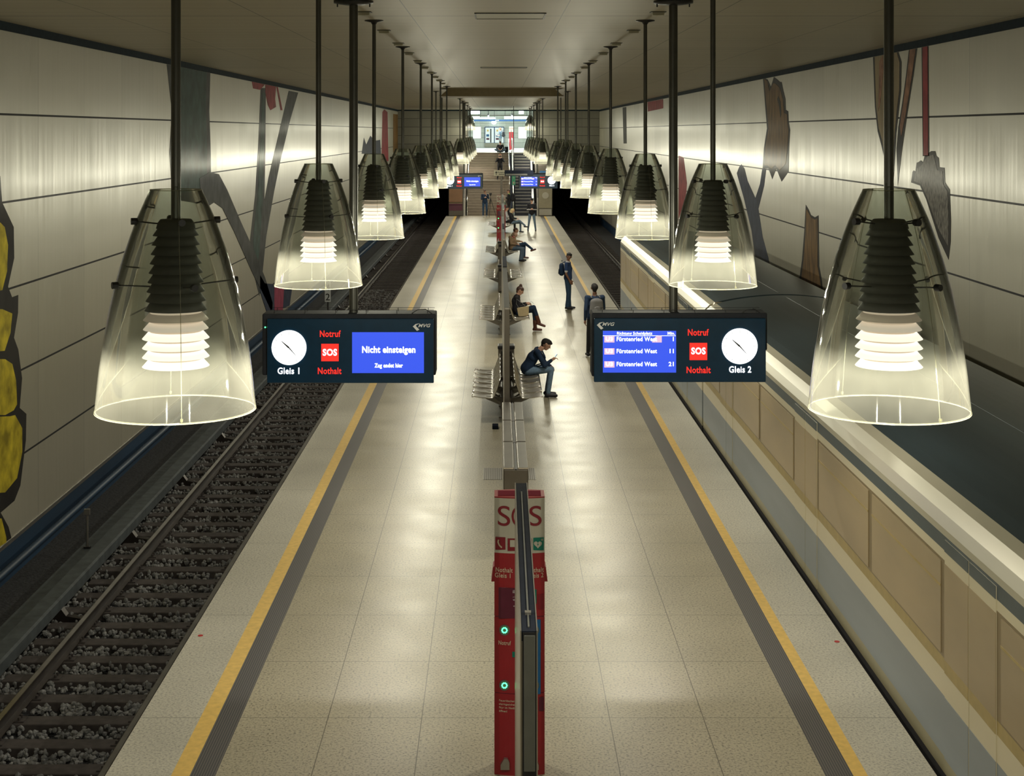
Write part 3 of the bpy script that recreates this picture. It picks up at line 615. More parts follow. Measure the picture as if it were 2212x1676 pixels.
def board(kind, D=18.1, w0=None):
    K = D / F
    P = lambda x, y: ((x - VX) * K, EYE - (y - VY) * K)
    polex = 760 if kind == 1 else 1459
    r = empty('departure_board', ((polex - VX) * K, D, HC))
    ox, oz = (polex - VX) * K, HC
    def q(x, y): a, b = P(x, y); return a - ox, b - oz
    def bx(name, mt, xa, ya, xb, yb_, d0, d1, b=.01, par=None, bev=True):
        a = q(xa, yb_); c = q(xb, ya); m = MB()
        (m.bbox(a[0], c[0], d0, d1, a[1], c[1], b) if bev else m.box(a[0], c[0], d0, d1, a[1], c[1])); return m.build(name, mt, par or r)
    if kind == 1:
        bx('case', 'board_case', 565, 679, 941, 812, .05, .42, .015); fr = bx('front_panel', 'board_black', 577, 688, 937, 827, -.02, .05)
    else:
        bx('case', 'board_case', 1279, 677, 1659, 758, .05, .42, .015); bx('case', 'board_case', 1279, 700, 1650, 815, .06, .40, .015); fr = bx('front_panel', 'board_black', 1283, 687, 1654, 825, -.02, .05)
    y = -.022
    mp = MB(); zt = q(0, 680)[1]; mp.cyl((0, .22, 0), (0, .22, zt), .054, 20); mp.build('pole', 'steel_pole', r)
    mp = MB(); mp.lathe([(.001, 0), (.245, 0), (.245, -.03), (.09, -.055), (.001, -.055)], (0, .22, 0), 32)
    for sx_ in (-.20, .20): mp.cyl((sx_, .22, -.03), (sx_, .22, -.075), .009, 6)
    mp.build('ceiling_plate', 'dark_metal', r)
    # wire over the top against birds, small fittings
    xa, xb = (q(572, 0)[0], q(940, 0)[0]) if kind == 1 else (q(1285, 0)[0], q(1655, 0)[0])
    mw = MB(); zw = q(0, 672)[1]
    mw.cyl((xa + .04, .12, zw), (xb - .02, .12, zw), .003, 5); mw.cyl((xa + .04, .35, zw), (xb - .02, .35, zw), .003, 5)
    for i in range(6):
        x = xa + .1 + (xb - xa - .2) * i / 5
        for yy_ in (.12, .35): mw.cyl((x, yy_, zt - .01), (x, yy_, zw), .004, 5)
    mw.tube([(xb - .30, .1, zt), (xb - .22, .1, zt + .05), (xb - .12, .1, zt + .055), (xb - .04, .1, zt + .0)], .006, 6)
    mw.build('top_wire', 'dark_metal', r)
    def T(body, x, yv, cap, m, **kw): a = q(x, yv); return text(body, (a[0], y - .002, a[1]), cap * K, m, r, **kw)
    def sq(name, mt, xa_, ya_, xb_, yb_): a = q(xa_, yb_); c = q(xb_, ya_); return MB().box(a[0], c[0], y - .004, y, a[1], c[1]).build(name, mt, r)
    W = lambda n: n * K
    if kind == 1:
        a = q(625, 750); clock(r, a[0], a[1], y, W(37.5)); T('Gleis 1', 625, 801, 13.5, 'screen_text', maxw=W(47), bold=.03)
        T('Notruf', 713, 721, 13.5, 'red_lit', maxw=W(45), bold=.03); sq('sos_sign', 'red_lit', 694.5, 742, 732, 779.5); a = q(713, 761)
        text('SOS', (a[0], y - .006, a[1]), 13.5 * K, 'screen_text', r, maxw=W(31), bold=.05); T('Nothalt', 712, 801, 13.5, 'red_lit', maxw=W(51), bold=.03)
        sq('screen', 'screen_blue', 761, 717, 916, 805)
        a = q(840, 755); text('Nicht einsteigen', (a[0], y - .006, a[1]), 13.5 * K, 'screen_text', r, maxw=W(115), bold=.05)
        a = q(840, 789); text('Zug endet hier', (a[0], y - .006, a[1]), 8.5 * K, 'screen_text', r, maxw=W(61), bold=.05)
        a = q(892, 706); logo(r, a[0], a[1], y); a = q(571.5, 708); MB().disc(a, W(1.6), .055, 0, 10, .012).build('status_light', 'green_led', r)
    else:
        a = q(1597, 747); clock(r, a[0], a[1], y, W(38.5)); T('Gleis 2', 1598, 798, 13.5, 'screen_text', maxw=W(48), bold=.03)
        T('Notruf', 1507, 718, 13.5, 'red_lit', maxw=W(45), bold=.03); sq('sos_sign', 'red_lit', 1489, 740, 1527, 777); a = q(1508, 758)
        text('SOS', (a[0], y - .006, a[1]), 13.5 * K, 'screen_text', r, maxw=W(31), bold=.05); T('Nothalt', 1508, 799, 13.5, 'red_lit', maxw=W(52), bold=.03)
        sq('screen', 'screen_blue', 1302, 714, 1460, 804)
        def t2(b_, x, yv, cap, mw_, al='LEFT'): a = q(x, yv); return text(b_, (a[0], y - .006, a[1]), cap * K, 'screen_text', r, align=al, maxw=W(mw_), bold=.03)
        t2('Richtung Scheidplatz', 1332, 719.5, 6, 76); t2('Min.', 1441, 719.5, 6, 16)
        a = q(1302, 725); c = q(1459, 724); MB().box(a[0], c[0], y - .0055, y, a[1], c[1]).build('rule', 'screen_text', r)
        for yv, n_ in ((732, '1'), (758, '11'), (786, '21')):
            t2('Fürstenried West', 1331, yv, 9, 87)
            a = q(1457, yv); text(n_, (a[0], y - .006, a[1]), 9 * K, 'screen_text', r, align='RIGHT', bold=.03)
            a = q(1305, yv + 7); c = q(1327, yv - 6.5); MB().box(a[0], c[0], y - .005, y, a[1], c[1]).build('line_badge', 'badge_pink', r); a = q(1316, yv)
            text('U3', (a[0], y - .007, a[1]), 8 * K, 'screen_text', r, maxw=W(15), bold=.03)
        # little drawing of a train in the first row
        m = MB(); a = q(1408, 739); u = K
        m.prism([(a[0], a[1]), (a[0] + 21 * u, a[1]), (a[0] + 21 * u, a[1] + 15 * u), (a[0] + 10 * u, a[1] + 15 * u), (a[0] + 2 * u, a[1] + 6 * u)], 1, y - .0055, y); m.build('train_symbol', 'badge_pink', r)
        a = q(1289, 703); logo(r, a[0], a[1], y)
    return r
bl = board(1); tag(bl, 'hanging departure board over the left side reading Nicht einsteigen, Gleis 1', 'departure board', 'hanging departure boards with clocks')
br = board(2); tag(br, 'hanging departure board over the right side listing three trains, Gleis 2', 'departure board', 'hanging departure boards with clocks')
for o, X, lab in ((bl, -1.80, 'small distant departure board on the left, before the stairs'), (br, 2.18, 'small distant departure board on the right, before the escalators')):
    c = copy_tree(o); c.location = (X, 80.6, HC - .02); tag(c, lab)
# local lights of the lit boards are their own emission

# ------------------------------------------------------------------ SOS pillar
def sos(D, near):
    K = 12.3 / F; r = empty('sos_pillar', (.188, D, 0))
    zz = lambda y: EYE - (y - 285) * K
    XX = lambda x: (x - 1123) * K
    W = .2115
    def front(x): return -.035 * (1 - (x / W) ** 2)      # slightly bowed front
    def body(z0, z1, y0=-.0, grow=0):
        n = 10; pts = [(-W - grow + 2 * (W + grow) * i / n, front(-W + 2 * W * i / n) - grow) for i in range(n + 1)] + [(W + grow - 2 * (W + grow) * i / n, .22 - front(W - 2 * W * i / n) + grow) for i in range(n + 1)]
        return MB().prism(pts, 2, z0, z1)
    zt = 2.335
    body(0, zz(1512)).build('base', 'sos_red', r); body(zz(1512) + .006, zz(1344) - .004).build('middle', 'sos_red', r); body(zz(1344) + .004, zz(1270)).build('cabinet', 'sos_red', r)
    body(zz(1512), zz(1512) + .006, grow=-.004).build('joint', 'sos_maroon', r); body(zz(1344) - .004, zz(1344) + .004, grow=-.004).build('joint', 'sos_maroon', r)
    body(zz(1270), zz(1205)).build('collar', 'sos_red', r); body(zz(1205), zt - .010).build('head', 'sos_white', r)
    m = body(zt - .010, zt); m.build('top_rim', 'sos_red', r); MB().box(-W + .03, W - .03, .02, .20, zt - .001, zt + .002).build('top_tray', 'sos_tray', r)
    for s in (-1, 1):
        m = MB(); m.prism([(s * W, zz(1237)), (s * (W + .012), zz(1240)), (s * (W + .026), zz(1271)), (s * W, zz(1271))], 1, .03, .19); m.build('side_handle', 'sos_red', r)
    yf = -.0375
    def T(b, x, y, cap, m, **k):        # lettering follows the bowed front
        o = text(b, (XX(x), -.004, zz(y)), cap * K, m, r, **k)
        for v in o.data.vertices: v.co.y += front(v.co.x)
        return o
    for s_, x in (('S', 1088.5), ('O', 1122), ('S', 1157.5)): T(s_, x, 1126, 44, 'sos_red_deep', bold=.0, maxw=(27 if s_ == 'S' else 33) * K)
    def icon(x0, x1, y0, y1, mt, nm='symbol'): yv = min(front(XX(x0)), front(XX(x1))) if abs(x0 + x1 - 2246) > 30 else front(0); return MB().box(XX(x0), XX(x1), yv - .003, yv + .02, zz(y1), zz(y0)).build(nm, mt, r)
    icon(1070, 1092, 1170, 1197, 'sos_red_deep'); icon(1097, 1120, 1172, 1199, 'sos_red_deep'); icon(1126, 1149, 1172, 1199, 'sos_red_deep'); g = icon(1153, 1176, 1171, 1198, 'icon_green')
    # handset
    a = [(XX(1077), zz(1175)), (XX(1076), zz(1180)), (XX(1079), zz(1187)), (XX(1084), zz(1192))]
    yv = front(XX(1092)) - .008; MB().tube([(p[0], yv, p[1]) for p in a], .007, 6).build('handset', 'letter_cream', r)
    # box with lamp, heart with bolt and cross
    yv = front(XX(1120)) - .006; MB().box(XX(1102), XX(1116), yv - .002, yv + .01, zz(1190), zz(1175)).build('symbol', 'sos_white', r)
    cx, cz = XX(1163), zz(1185); yv = front(XX(1153)) - .006; hp = []
    for i in range(28):
        t = 2 * math.pi * i / 28; hp.append((cx + .0021 * 16 * math.sin(t) ** 3 * 1.0, cz + .0021 * (13 * math.cos(t) - 5 * math.cos(2 * t) - 2 * math.cos(3 * t) - math.cos(4 * t))))
    MB().prism(hp, 1, yv - .003, yv).build('heart', 'sos_white', r)
    MB().prism([(cx + .004, cz + .016), (cx - .008, cz - .002), (cx - .001, cz - .002), (cx - .004, cz - .016), (cx + .008, cz + .003), (cx + .001, cz + .003)], 1, yv - .005, yv - .003).build('bolt', 'icon_green', r)
    px_, pz = XX(1172), zz(1175); m = MB(); m.box(px_ - .009, px_ + .009, yv - .0, yv + .012, pz - .003, pz + .003); m.box(px_ - .003, px_ + .003, yv, yv + .012, pz - .009, pz + .009); m.build('cross', 'sos_white', r)
    T('Nothalt', 1089, 1242, 10, 'letter_cream', maxw=37 * K); T('Gleis 1', 1087, 1254, 10, 'letter_cream', maxw=34 * K)
    T('Nothalt', 1157, 1242, 10, 'letter_cream', maxw=37 * K); T('Gleis 2', 1158, 1254, 10, 'letter_cream', maxw=34 * K)
    pn = icon(1077, 1150, 1280, 1346, 'sos_maroon', 'instruction_panel')
    T('Defibrillator', 1080, 1288, 7, 'logo_grey', align='LEFT', maxw=52 * K); T('Notfall: lebloser Patient', 1080, 1299.5, 3, 'logo_grey', align='LEFT'); T('1. Notruf betätigen', 1080, 1305, 3, 'logo_grey', align='LEFT'); T('2. Defibrillator entnehmen', 1080, 1319, 3, 'logo_grey', align='LEFT')
    icon(1084, 1112, 1324, 1344, 'sos_red_deep', 'notice')
    icon(1152, 1160, 1284, 1315, 'icon_green', 'notice')
    icon(1163, 1176, 1295, 1328, 'sos_red_deep', 'handle_recess'); icon(1166, 1175, 1298, 1326, 'sos_maroon', 'handle_recess'); icon(1165, 1176, 1520, 1550, 'sos_maroon', 'handle_recess')
    icon(1150, 1169, 1350, 1512, 'info_blue', 'info_panel')
    for x in (1090, 1154):
        for y in (1372.5, 1493):
            yv = front(XX(x)); b = MB().disc((XX(x), zz(y)), 11.5 * K, yv + .01, 0, 24, .018).build('call_button', 'panel_grey', r)
            m = MB(); rr = 5.3 * K
            for i in range(10): a_ = 2 * math.pi * i / 10; m.cyl((XX(x) + rr * math.cos(a_), yv - .007, zz(y) + rr * math.sin(a_)), (XX(x) + rr * math.cos(a_), yv - .012, zz(y) + rr * math.sin(a_)), .0062, 8)
            m.build('light_ring', 'green_led', b)
    T('Notruf', 1090, 1401, 9, 'letter_cream', maxw=27 * K); T('Info', 1159, 1401, 8, 'letter_cream')
    T('MVG', 1163, 1421, 4, 'sos_white', shear=.3)
    icon(1107, 1115, 1419, 1431, 'icon_green', 'notice')
    for i, s_ in enumerate(('Feuerlöscher', 'alarmgesichert!', 'Nur im Notfall', 'öffnen!')): T(s_, 1078, 1527 + 7.6 * i, 4.2, 'letter_cream', align='LEFT')
    for s in (-1, 1):
        m = MB(); m.prism([(s * .085, .06), (s * .16, .06), (s * .16, .10), (s * .13, .15), (s * .10, .15), (s * .085, .12)], 1, -.06, -.02); m.build('foot_plate', 'light_steel', r)
    return r
tag(sos(12.46, True), 'tall red and white SOS pillar with green lit call buttons, nearest one', 'emergency pillar', 'SOS pillars on the platform')
tag(sos(71.7, False), 'distant red and white SOS pillar halfway to the stairs', 'emergency pillar', 'SOS pillars on the platform')

# ------------------------------------------------------------------ slender glazed divider screens along the middle
def screen(xa, xb, ya, yb_, zt, lab, base=True):
    r = empty('divider_screen', ((xa + xb) / 2, ya, 0)); tag(r, lab, 'divider screen'); hw = (xb - xa) / 2; L = yb_ - ya
    MB().bbox(-hw, hw, 0, L, 0, zt - .06, .006).build('body', 'brown_steel', r)
    MB().box(-hw - .003, -hw + .005, -.004, L, 0, zt).build('edge_strip', 'light_steel', r)
    MB().box(-hw + .005, hw - .002, 0, L, zt - .06, zt - .004).build('top_cover', 'cap_dark', r)
    MB().box(-.005, .005, .06, L - .3, zt - .004, zt + .002).build('top_rib', 'panel_grey', r)
    MB().box(-.018, .018, .28, .32, zt - .004, zt + .012).build('top_clip', 'light_steel', r)
    MB().box(-hw + .012, hw - .004, -.006, 0, zt - .83, zt - .01).build('end_frame', 'black_gap', r)
    MB().bbox(-hw + .020, hw - .012, -.012, -.005, zt - .80, zt - .025, .003).build('end_panel', 'panel_grey', r)
    MB().box(-hw + .012, hw - .004, -.010, 0, 0, zt - .83).build('lower_panel', 'panel_grey', r)
    MB().box(hw - .004, hw + .003, -.004, L, 0, zt).build('edge_strip', 'light_steel', r)
    return r
screen(.133, .228, 8.44, 12.0, 2.56, 'long slim metal screen seen end-on in front of the near SOS pillar').rotation_euler.z = -.0036
def screen2(xa, xb, ya, yb_, zt, lab, dark=None):
    r = empty('divider_screen', ((xa + xb) / 2, ya, 0)); tag(r, lab, 'divider screen'); hw = (xb - xa) / 2; L = yb_ - ya
    MB().bbox(-hw, hw, 0, L, 0, zt - .02, .006).build('body', 'brown_steel', r)
    MB().box(-hw - .005, -hw, 0, L, 0, zt).build('edge_strip', 'light_steel', r)
    MB().box(-hw, hw, 0, L, zt - .02, zt).build('top_cover', 'brown_steel', r)
    if dark: MB().box(-hw + .004, hw + .006, dark[0] - ya, dark[1] - ya, zt, zt + .01).build('top_cover', 'cap_dark', r)
    MB().box(-hw + .01, hw - .01, -.006, 0, zt - .03, zt - .005).build('end_clip', 'light_steel', r)
    return r
screen2(.118, .205, 24.3, 34.2, 2.52, 'slim metal screen between the second pair of wire benches', (31.6, 34.2))
screen2(.15, .215, 39.8, 50.4, 2.52, 'thin metal screen farther back behind the slim middle screen', (44.0, 46.4))
screen2(.19, .28, 55.5, 68.5, 2.52, 'thin metal screen just before the distant SOS pillar')

# ------------------------------------------------------------------ brushed steel cabinets in a row
c0 = None
tops = ['nearest', 'second', 'third', 'farthest']
for k, (ya, yb_) in enumerate(((19.4, 21.05), (21.07, 22.62), (22.64, 24.15))):
    r = empty('steel_cabinet', (.245, ya, 0)); L = yb_ - ya; hw = .162 
    MB().bbox(-hw, hw, 0, L, 0, .98, .015).build('body', 'brown_steel', r)
    for s in (-1, 1): a, b = sorted((s * .028, s * hw * .99)); MB().bbox(a, b, .012, L - .012, .975, 1.0, .008).build('lid', 'brown_steel', r)
    MB().box(-.012, .012, .0, L, .97, .985).build('gutter', 'dark_metal', r)
    MB().box(-hw - .004, -hw, 0, L, .02, .99).build('side_trim', 'light_steel', r)
    if k == 0:
        for s in (-1, 1): a, b = sorted((s * .03, s * hw * .98)); MB().box(a, b, -.004, .016, .985, 1.003).build('front_edge', 'chrome', r)
    tag(r, 'low brushed steel cabinet, %s of three in line behind the near SOS pillar' % ('nearest', 'middle', 'farthest')[k], 'cabinet', 'low steel cabinets in line')
g = empty('floor_grille', (.19, 23.4, 0)); m = MB()
for i in range(28): m.box(-.39 + .0286 * i, -.39 + .0286 * i + .012, -.38, .38, 0, .006)
m.build('bars', 'kiosk_grey', g); MB().box(-.41, .41, -.40, .40, 0, .003).build('frame', 'mesh_grey', g); tag(g, 'grey floor grille sticking out on both sides of the steel cabinets', 'floor grille')
m = MB().bbox(-.11, 0, 0, .25, 0, .06, .008); o = m.build('floor_box', 'cap_dark'); o.location = (.02, 26.9, 0); tag(o, 'small dark box on the floor left of the steel cabinets', 'floor box')
for (x, y, lab) in ((433, 1373, 'tiny red disc on the pale left platform edge'), (1808, 1386, 'tiny red disc on the pale right platform edge')):
    D = EYE * F / (y - VY); p = px(x, y, D); o = MB().cyl((0, 0, 0), (0, 0, .004), .028, 16).build('reflector_disc', 'reflector_red'); o.location = (p.x, p.y, 0); tag(o, lab, 'disc')

# ------------------------------------------------------------------ wire benches, back to back
def make_bench():
    r = empty('wire_bench')          # seats run along +Y, sitter faces +X; origin at the middle line of the back-to-back pair
    n = 6; pitch = .545; w_ = .47
    MB().cyl((.10, .05, .30), (.10, n * pitch - .05, .30), .032, 10).build('beam', 'brown_steel', r)
    for y in (.45, n * pitch / 2, n * pitch - .45):
        m = MB(); m.prism([(.03, 0), (.11, 0), (.13, .24), (.50, .40), (.50, .435), (.36, .435), (.03, .36)], 1, y - .02, y + .02); m.box(.0, .16, y - .05, y + .05, 0, .02); m.build('support_arm', 'brown_steel', r)
    for i in range(n):
        a = i * pitch + .04; b = a + w_
        prof = [(.13, .80), (.16, .72), (.20, .60), (.245, .475), (.275, .448), (.32, .44), (.50, .452), (.62, .475), (.655, .468)]
        s = empty('seat'); s.parent = r
        t = MB(); t.tube([(x, a, z) for x, z in prof] + [(x, b, z) for x, z in prof[::-1]], .0115, 7, closed=True)
        t.build('seat_frame', 'chrome', s)
        g_ = MB(); k = len(prof); vs_ = [(x, a, z - .004) for x, z in prof] + [(x, b, z - .004) for x, z in prof] + [(x, a, z - .009) for x, z in prof] + [(x, b, z - .009) for x, z in prof]
        fs = [(j, j + 1, k + j + 1, k + j) for j in range(k - 1)] + [(2 * k + j, 3 * k + j, 3 * k + j + 1, 2 * k + j + 1) for j in range(k - 1)]
        g_.add(vs_, fs, 0, True); g_.build('seat_mesh', 'mesh_grey', s)
        t2 = MB(); t2.prism([(.10, .31), (.13, .31), (.40, .425), (.40, .445), (.30, .445)], 1, (a + b) / 2 - .012, (a + b) / 2 + .012); t2.build('bracket', 'brown_steel', s)
    return r
bench0 = make_bench(); first = True
bn = ['nearest', 'second', 'third', 'fourth', 'farthest']
for i, ya in enumerate((27.55, 39.0, 50.2, 60.8, 78.4)):
    for side in (1, -1):
        o = bench0 if first else copy_tree(bench0); first = False
        o.location = (.19, ya if side > 0 else ya + 6 * .545 + .005, 0); o.rotation_euler.z = 0 if side > 0 else math.pi
        tag(o, 'wire mesh bench on the %s of the %s back-to-back pair' % ('right' if side > 0 else 'left', bn[i]), 'bench', 'back-to-back wire benches')
for k, (x0, x1, y, zt, lab) in enumerate(((.02, .36, 31.2, .88, 'dark box shaped bin at the far end of the nearest benches'), (.03, .20, 49.7, .92, 'brown bin at the near end of the third pair of benches'), (.03, .24, 60.3, .92, 'brown bin at the near end of the fourth pair of benches'))):
    r = empty('litter_bin', ((x0 + x1) / 2, y, 0)); h = (x1 - x0) / 2
    MB().bbox(-h, h, 0, .34, .03, zt, .03).build('body', 'brown_steel', r); MB().bbox(-h - .01, h + .01, -.01, .35, zt - .06, zt + .02, .02).build('lid', 'dark_metal', r); MB().box(-h * .6, h * .6, -.006, .0, zt - .2, zt - .1).build('opening', 'black_gap', r)
    tag(r, lab, 'bin')

# ------------------------------------------------------------------ subway train standing in the right trench
TX = 3.78; TW = 2.90
def make_car(L=18.0):
    r = empty('subway_car', (TX, 0, 0))
    def strip(name, mt, z0, z1, d=0.0, ya=0, yb_=L, par=r): return MB().box(-.02 - d, .02 - d, ya, yb_, z0, z1).build(name, mt, par)
    m = MB(); prof = [(.02, -.85), (.02, 2.0), (.05, 2.06), (.16, 2.2), (TW - .16, 2.2), (TW - .05, 2.06), (TW - .02, 2.0), (TW - .02, -.85)]
    m.prism(prof, 1, 0, L); m.build('body', 'train_grey', r)
    strip('underframe', 'black_gap', -.80, .012, 0); strip('skirt', 'train_sill', .012, .148, 0); strip('lower_panel', 'train_grey', .148, .657); strip('cream_band', 'train_cream', .657, .865)
    strip('gold_line', 'train_gold', .865, .974); wb = strip('window_band', 'train_winframe', .974, 1.80); strip('cream_band', 'train_cream', 1.80, 1.883); strip('teal_band', 'train_teal', 1.883, 2.006)
    m = MB(); pts = [(-.02, 2.006), (-.015, 2.06), (.03, 2.15), (.12, 2.23), (.22, 2.272), (.22, 2.25), (.10, 2.19), (.05, 2.1), (.03, 2.006)]; m.prism(pts, 1, 0, L); m.build('eave', 'train_eave', r)
    pts = []
    for i in range(17): t = i / 16; x = .20 + (TW - .40) * t; pts.append((x, 2.262 + .16 * math.sin(math.pi * t) ** .8))
    pts += [(TW - .05, 2.15), (TW, 2.0), (TW - .1, 1.98), (TW - .3, 2.1), (.3, 2.1)]
    m = MB(); m.prism(pts, 1, .02, L - .02); m.build('roof', 'train_roof', r)
    for x in (1.45,): MB().bbox(x - .02, x + .02, .3, L - .3, 2.40, 2.425, .006).build('roof_rib', 'train_roof', r)
    doors = (2.1, 8.35, 14.6)
    wins = [(.35, 2.0), (3.5, 5.8), (5.95, 8.25), (9.75, 12.05), (12.2, 14.5), (16.0, 17.65)]
    for a, b in wins:
        w_ = MB().bbox(-.027, -.018, a, b, .995, 1.775, .003).build('window', 'train_window', r)
        MB().box(-.031, -.026, a, b, 1.555, 1.575).build('window_bar', 'train_gold', w_)
    for y in doors:
        for k in (0, 1):
            a = y + k * .65; d = MB().box(-.026, -.019, a + .012, a + .638, .03, 1.98).build('door', 'train_cream', r)
            for (z0, z1, mt) in ((.03, .148, 'train_sill'), (.148, .657, 'train_grey'), (.865, .974, 'train_gold'), (.974, 1.78, 'train_window'), (1.883, 1.98, 'train_teal')):
                MB().box(-.030, -.025, a + .014, a + .636, z0, z1).build('door_panel' if mt != 'train_window' else 'door_window', mt, d)
    MB().prism([(.03, -.4), (TW - .03, -.4), (TW - .05, 2.05), (TW - .2, 2.28), (.2, 2.28), (.03, 2.05)], 1, L, L + .14).build('gangway', 'train_winframe', r)
    return r
car = make_car()
for k, y in enumerate((-9.1, 9.04, 27.18)):
    o = car if k == 0 else copy_tree(car); o.location.y = y
    tag(o, ('cream and grey subway car with dark roof filling the lower right corner', 'middle cream and grey subway car beside the right platform edge', 'farthest cream and grey subway car, the last one of the train')[k], 'subway car', 'cars of the subway train on the right track')

# ------------------------------------------------------------------ stairs, escalator, hall beyond
def steps(y0, y1, z0, z1, n):
    pts = [(y0, z0)]
    for i in range(n):
        pts.append((y0 + (y1 - y0) * i / n, z0 + (z1 - z0) * (i + 1) / n)); pts.append((y0 + (y1 - y0) * (i + 1) / n, z0 + (z1 - z0) * (i + 1) / n))
    return pts
SX0, SX1 = -1.98, .86
st = empty('staircase', (0, 95.5, 0)); tag(st, 'wide stone staircase rising to the lit hall at the far end', 'stairs')
# flights with a landing between them
F1 = steps(0, 3.9, 0, 2.16, 13); F2 = steps(5.2, 8.9, 2.16, 3.95, 11)
m = MB(); m.prism(F1 + [(5.2, 2.16), (5.2, 0)], 0, SX0, SX1); m.build('lower_flight', 'stair_stone', st)
m = MB(); m.prism(F2 + [(9.2, 3.95), (9.2, 2.0), (5.2, 2.0)], 0, SX0, SX1); m.build('upper_flight', 'stair_stone', st)
m = MB().box(SX0, SX1, 3.88, 3.98, 2.155, 2.175); m.build('landing_edge', 'light_steel', st)
for i in range(13): y = 3.9 * i / 13; z = 2.16 * (i + 1) / 13; MB().box(SX0, SX1, y - .005, y + .05, z - .012, z + .003).build('nosing', 'stair_nose', st)
for i in range(11): y = 5.2 + 3.7 * i / 11; z = 2.16 + 1.79 * (i + 1) / 11; MB().box(SX0, SX1, y - .005, y + .05, z - .012, z + .003).build('nosing', 'stair_nose', st)
struct(MB().box(-9, 9, 104.5, 139, 3.75, 3.95), 'floor', 'hall_floor')
es = empty('escalator', (1.7, 95.5, 0)); tag(es, 'dark stepped escalator right of the stone stairs', 'escalator')
slope = 3.95 / 8.9
pts = steps(.6, 8.9, .05, 3.95, 20)
m = MB(); m.prism(pts + [(9.0, 3.4), (9.0, 0), (.6, 0)], 0, -.52, .56); m.build('steps', 'esc_step', es)
m = MB()
for i in range(20): y = .6 + 8.3 * i / 20; z = .05 + 3.9 * (i + 1) / 20; m.box(-.52, .56, y - .006, y + .02, z - .07, z - .005)
m.build('step_edges', 'esc_line', es)
for s, x0 in ((-1, -.70), (1, .60)):
    m = MB(); m.prism([(-.4, 0), (-.4, .85), (.3, 1.0), (8.6, 4.75), (9.6, 4.85), (9.6, 3.7), (.6, 0)], 0, x0 + .03, x0 + .07); m.build('balustrade', 'esc_glass', es)
    m = MB(); m.tube([(x0 + .05, -.35, .3), (x0 + .05, -.5, .7), (x0 + .05, -.35, 1.0), (x0 + .05, .3, 1.08), (x0 + .05, 8.6, 4.83), (x0 + .05, 9.7, 4.93)], .045, 8); m.build('handrail', 'esc_steel', es)
    m = MB(); m.prism([(-.3, 0), (-.3, .25), (.5, .35), (8.8, 4.1), (9.6, 4.15), (9.6, 3.5), (.6, 0)], 0, x0, x0 + .11); m.build('skirt', 'esc_steel', es)
# enclosing walls of the stairs
for xa, nm in ((OL - .05, 'wall_stair_left'), (OR - .05, 'wall_stair_right')):
    m = MB(); m.prism([(95.5, -1.2), (95.5, 1.15), (99.5, 3.2), (104.5, 5.1), (108, 5.1), (108, -1.2)], 0, xa, xa + .12); tag(m.build(nm, 'light_steel'), kind='structure')
struct(MB().box(.88, .99, 95.5, 104.5, 0, .1), 'trim_13', 'esc_steel')
for X, lab in ((-1.93, 'steel handrail along the left side of the stone stairs'), (.82, 'steel handrail between the stairs and the escalator')):
    h = empty('stair_handrail', (X, 95.5, 0)); tag(h, lab, 'handrail')
    MB().tube([(0, -.1, 0), (0, -.1, .95), (0, 3.9, 3.1), (0, 5.2, 3.12), (0, 8.9, 4.9), (0, 9.6, 4.9)], .03, 8).build('rail', 'chrome', h)
    for y, z in ((2, 1.1), (4.5, 2.16), (7, 3.0)): MB().cyl((0, y, z), (0, y, z + .95), .022, 6).build('post', 'chrome', h)
# kiosk boxes flanking the foot of the stairs
def kiosk(x0, x1, lab, posters):
    r = empty('stair_kiosk', ((x0 + x1) / 2, 95.0, 0)); tag(r, lab, 'kiosk'); h = (x1 - x0) / 2
    MB().bbox(-h, h, 0, 1.0, 0, 3.3, .03).build('body', 'kiosk_grey', r)
    for (a, b, z0, z1, mt, nm) in posters: MB().box(-h + a * 2 * h, -h + b * 2 * h, -.02, .0, z0, z1).build(nm, mt, r)
    return r
kiosk(-3.12, -2.19, 'dark kiosk with an orange and purple poster left of the stairs', [(.04, .96, .86, 1.75, 'poster_orange', 'poster'), (.04, .96, .80, .90, 'poster_cream', 'poster'), (.04, .96, .70, .82, 'poster_purple', 'poster'), (.04, .96, .36, .72, 'poster_purple', 'poster'), (.04, .96, .06, .34, 'kiosk_grey', 'grille')])
k2 = kiosk(2.64, 3.54, 'beige kiosk with a painted pale clock reflection right of the escalator', [(.02, .98, .52, 2.0, 'kiosk_beige', 'front_panel'), (.06, .94, .06, .46, 'mesh_grey', 'grille'), (.10, .9, 2.35, 2.9, 'info_blue', 'window')])
MB().disc((0, 1.33), .21, -.022, 0, 24, .01).build('clock_reflection', 'sos_white', k2)  # pale disc painted in as the reflection of a clock
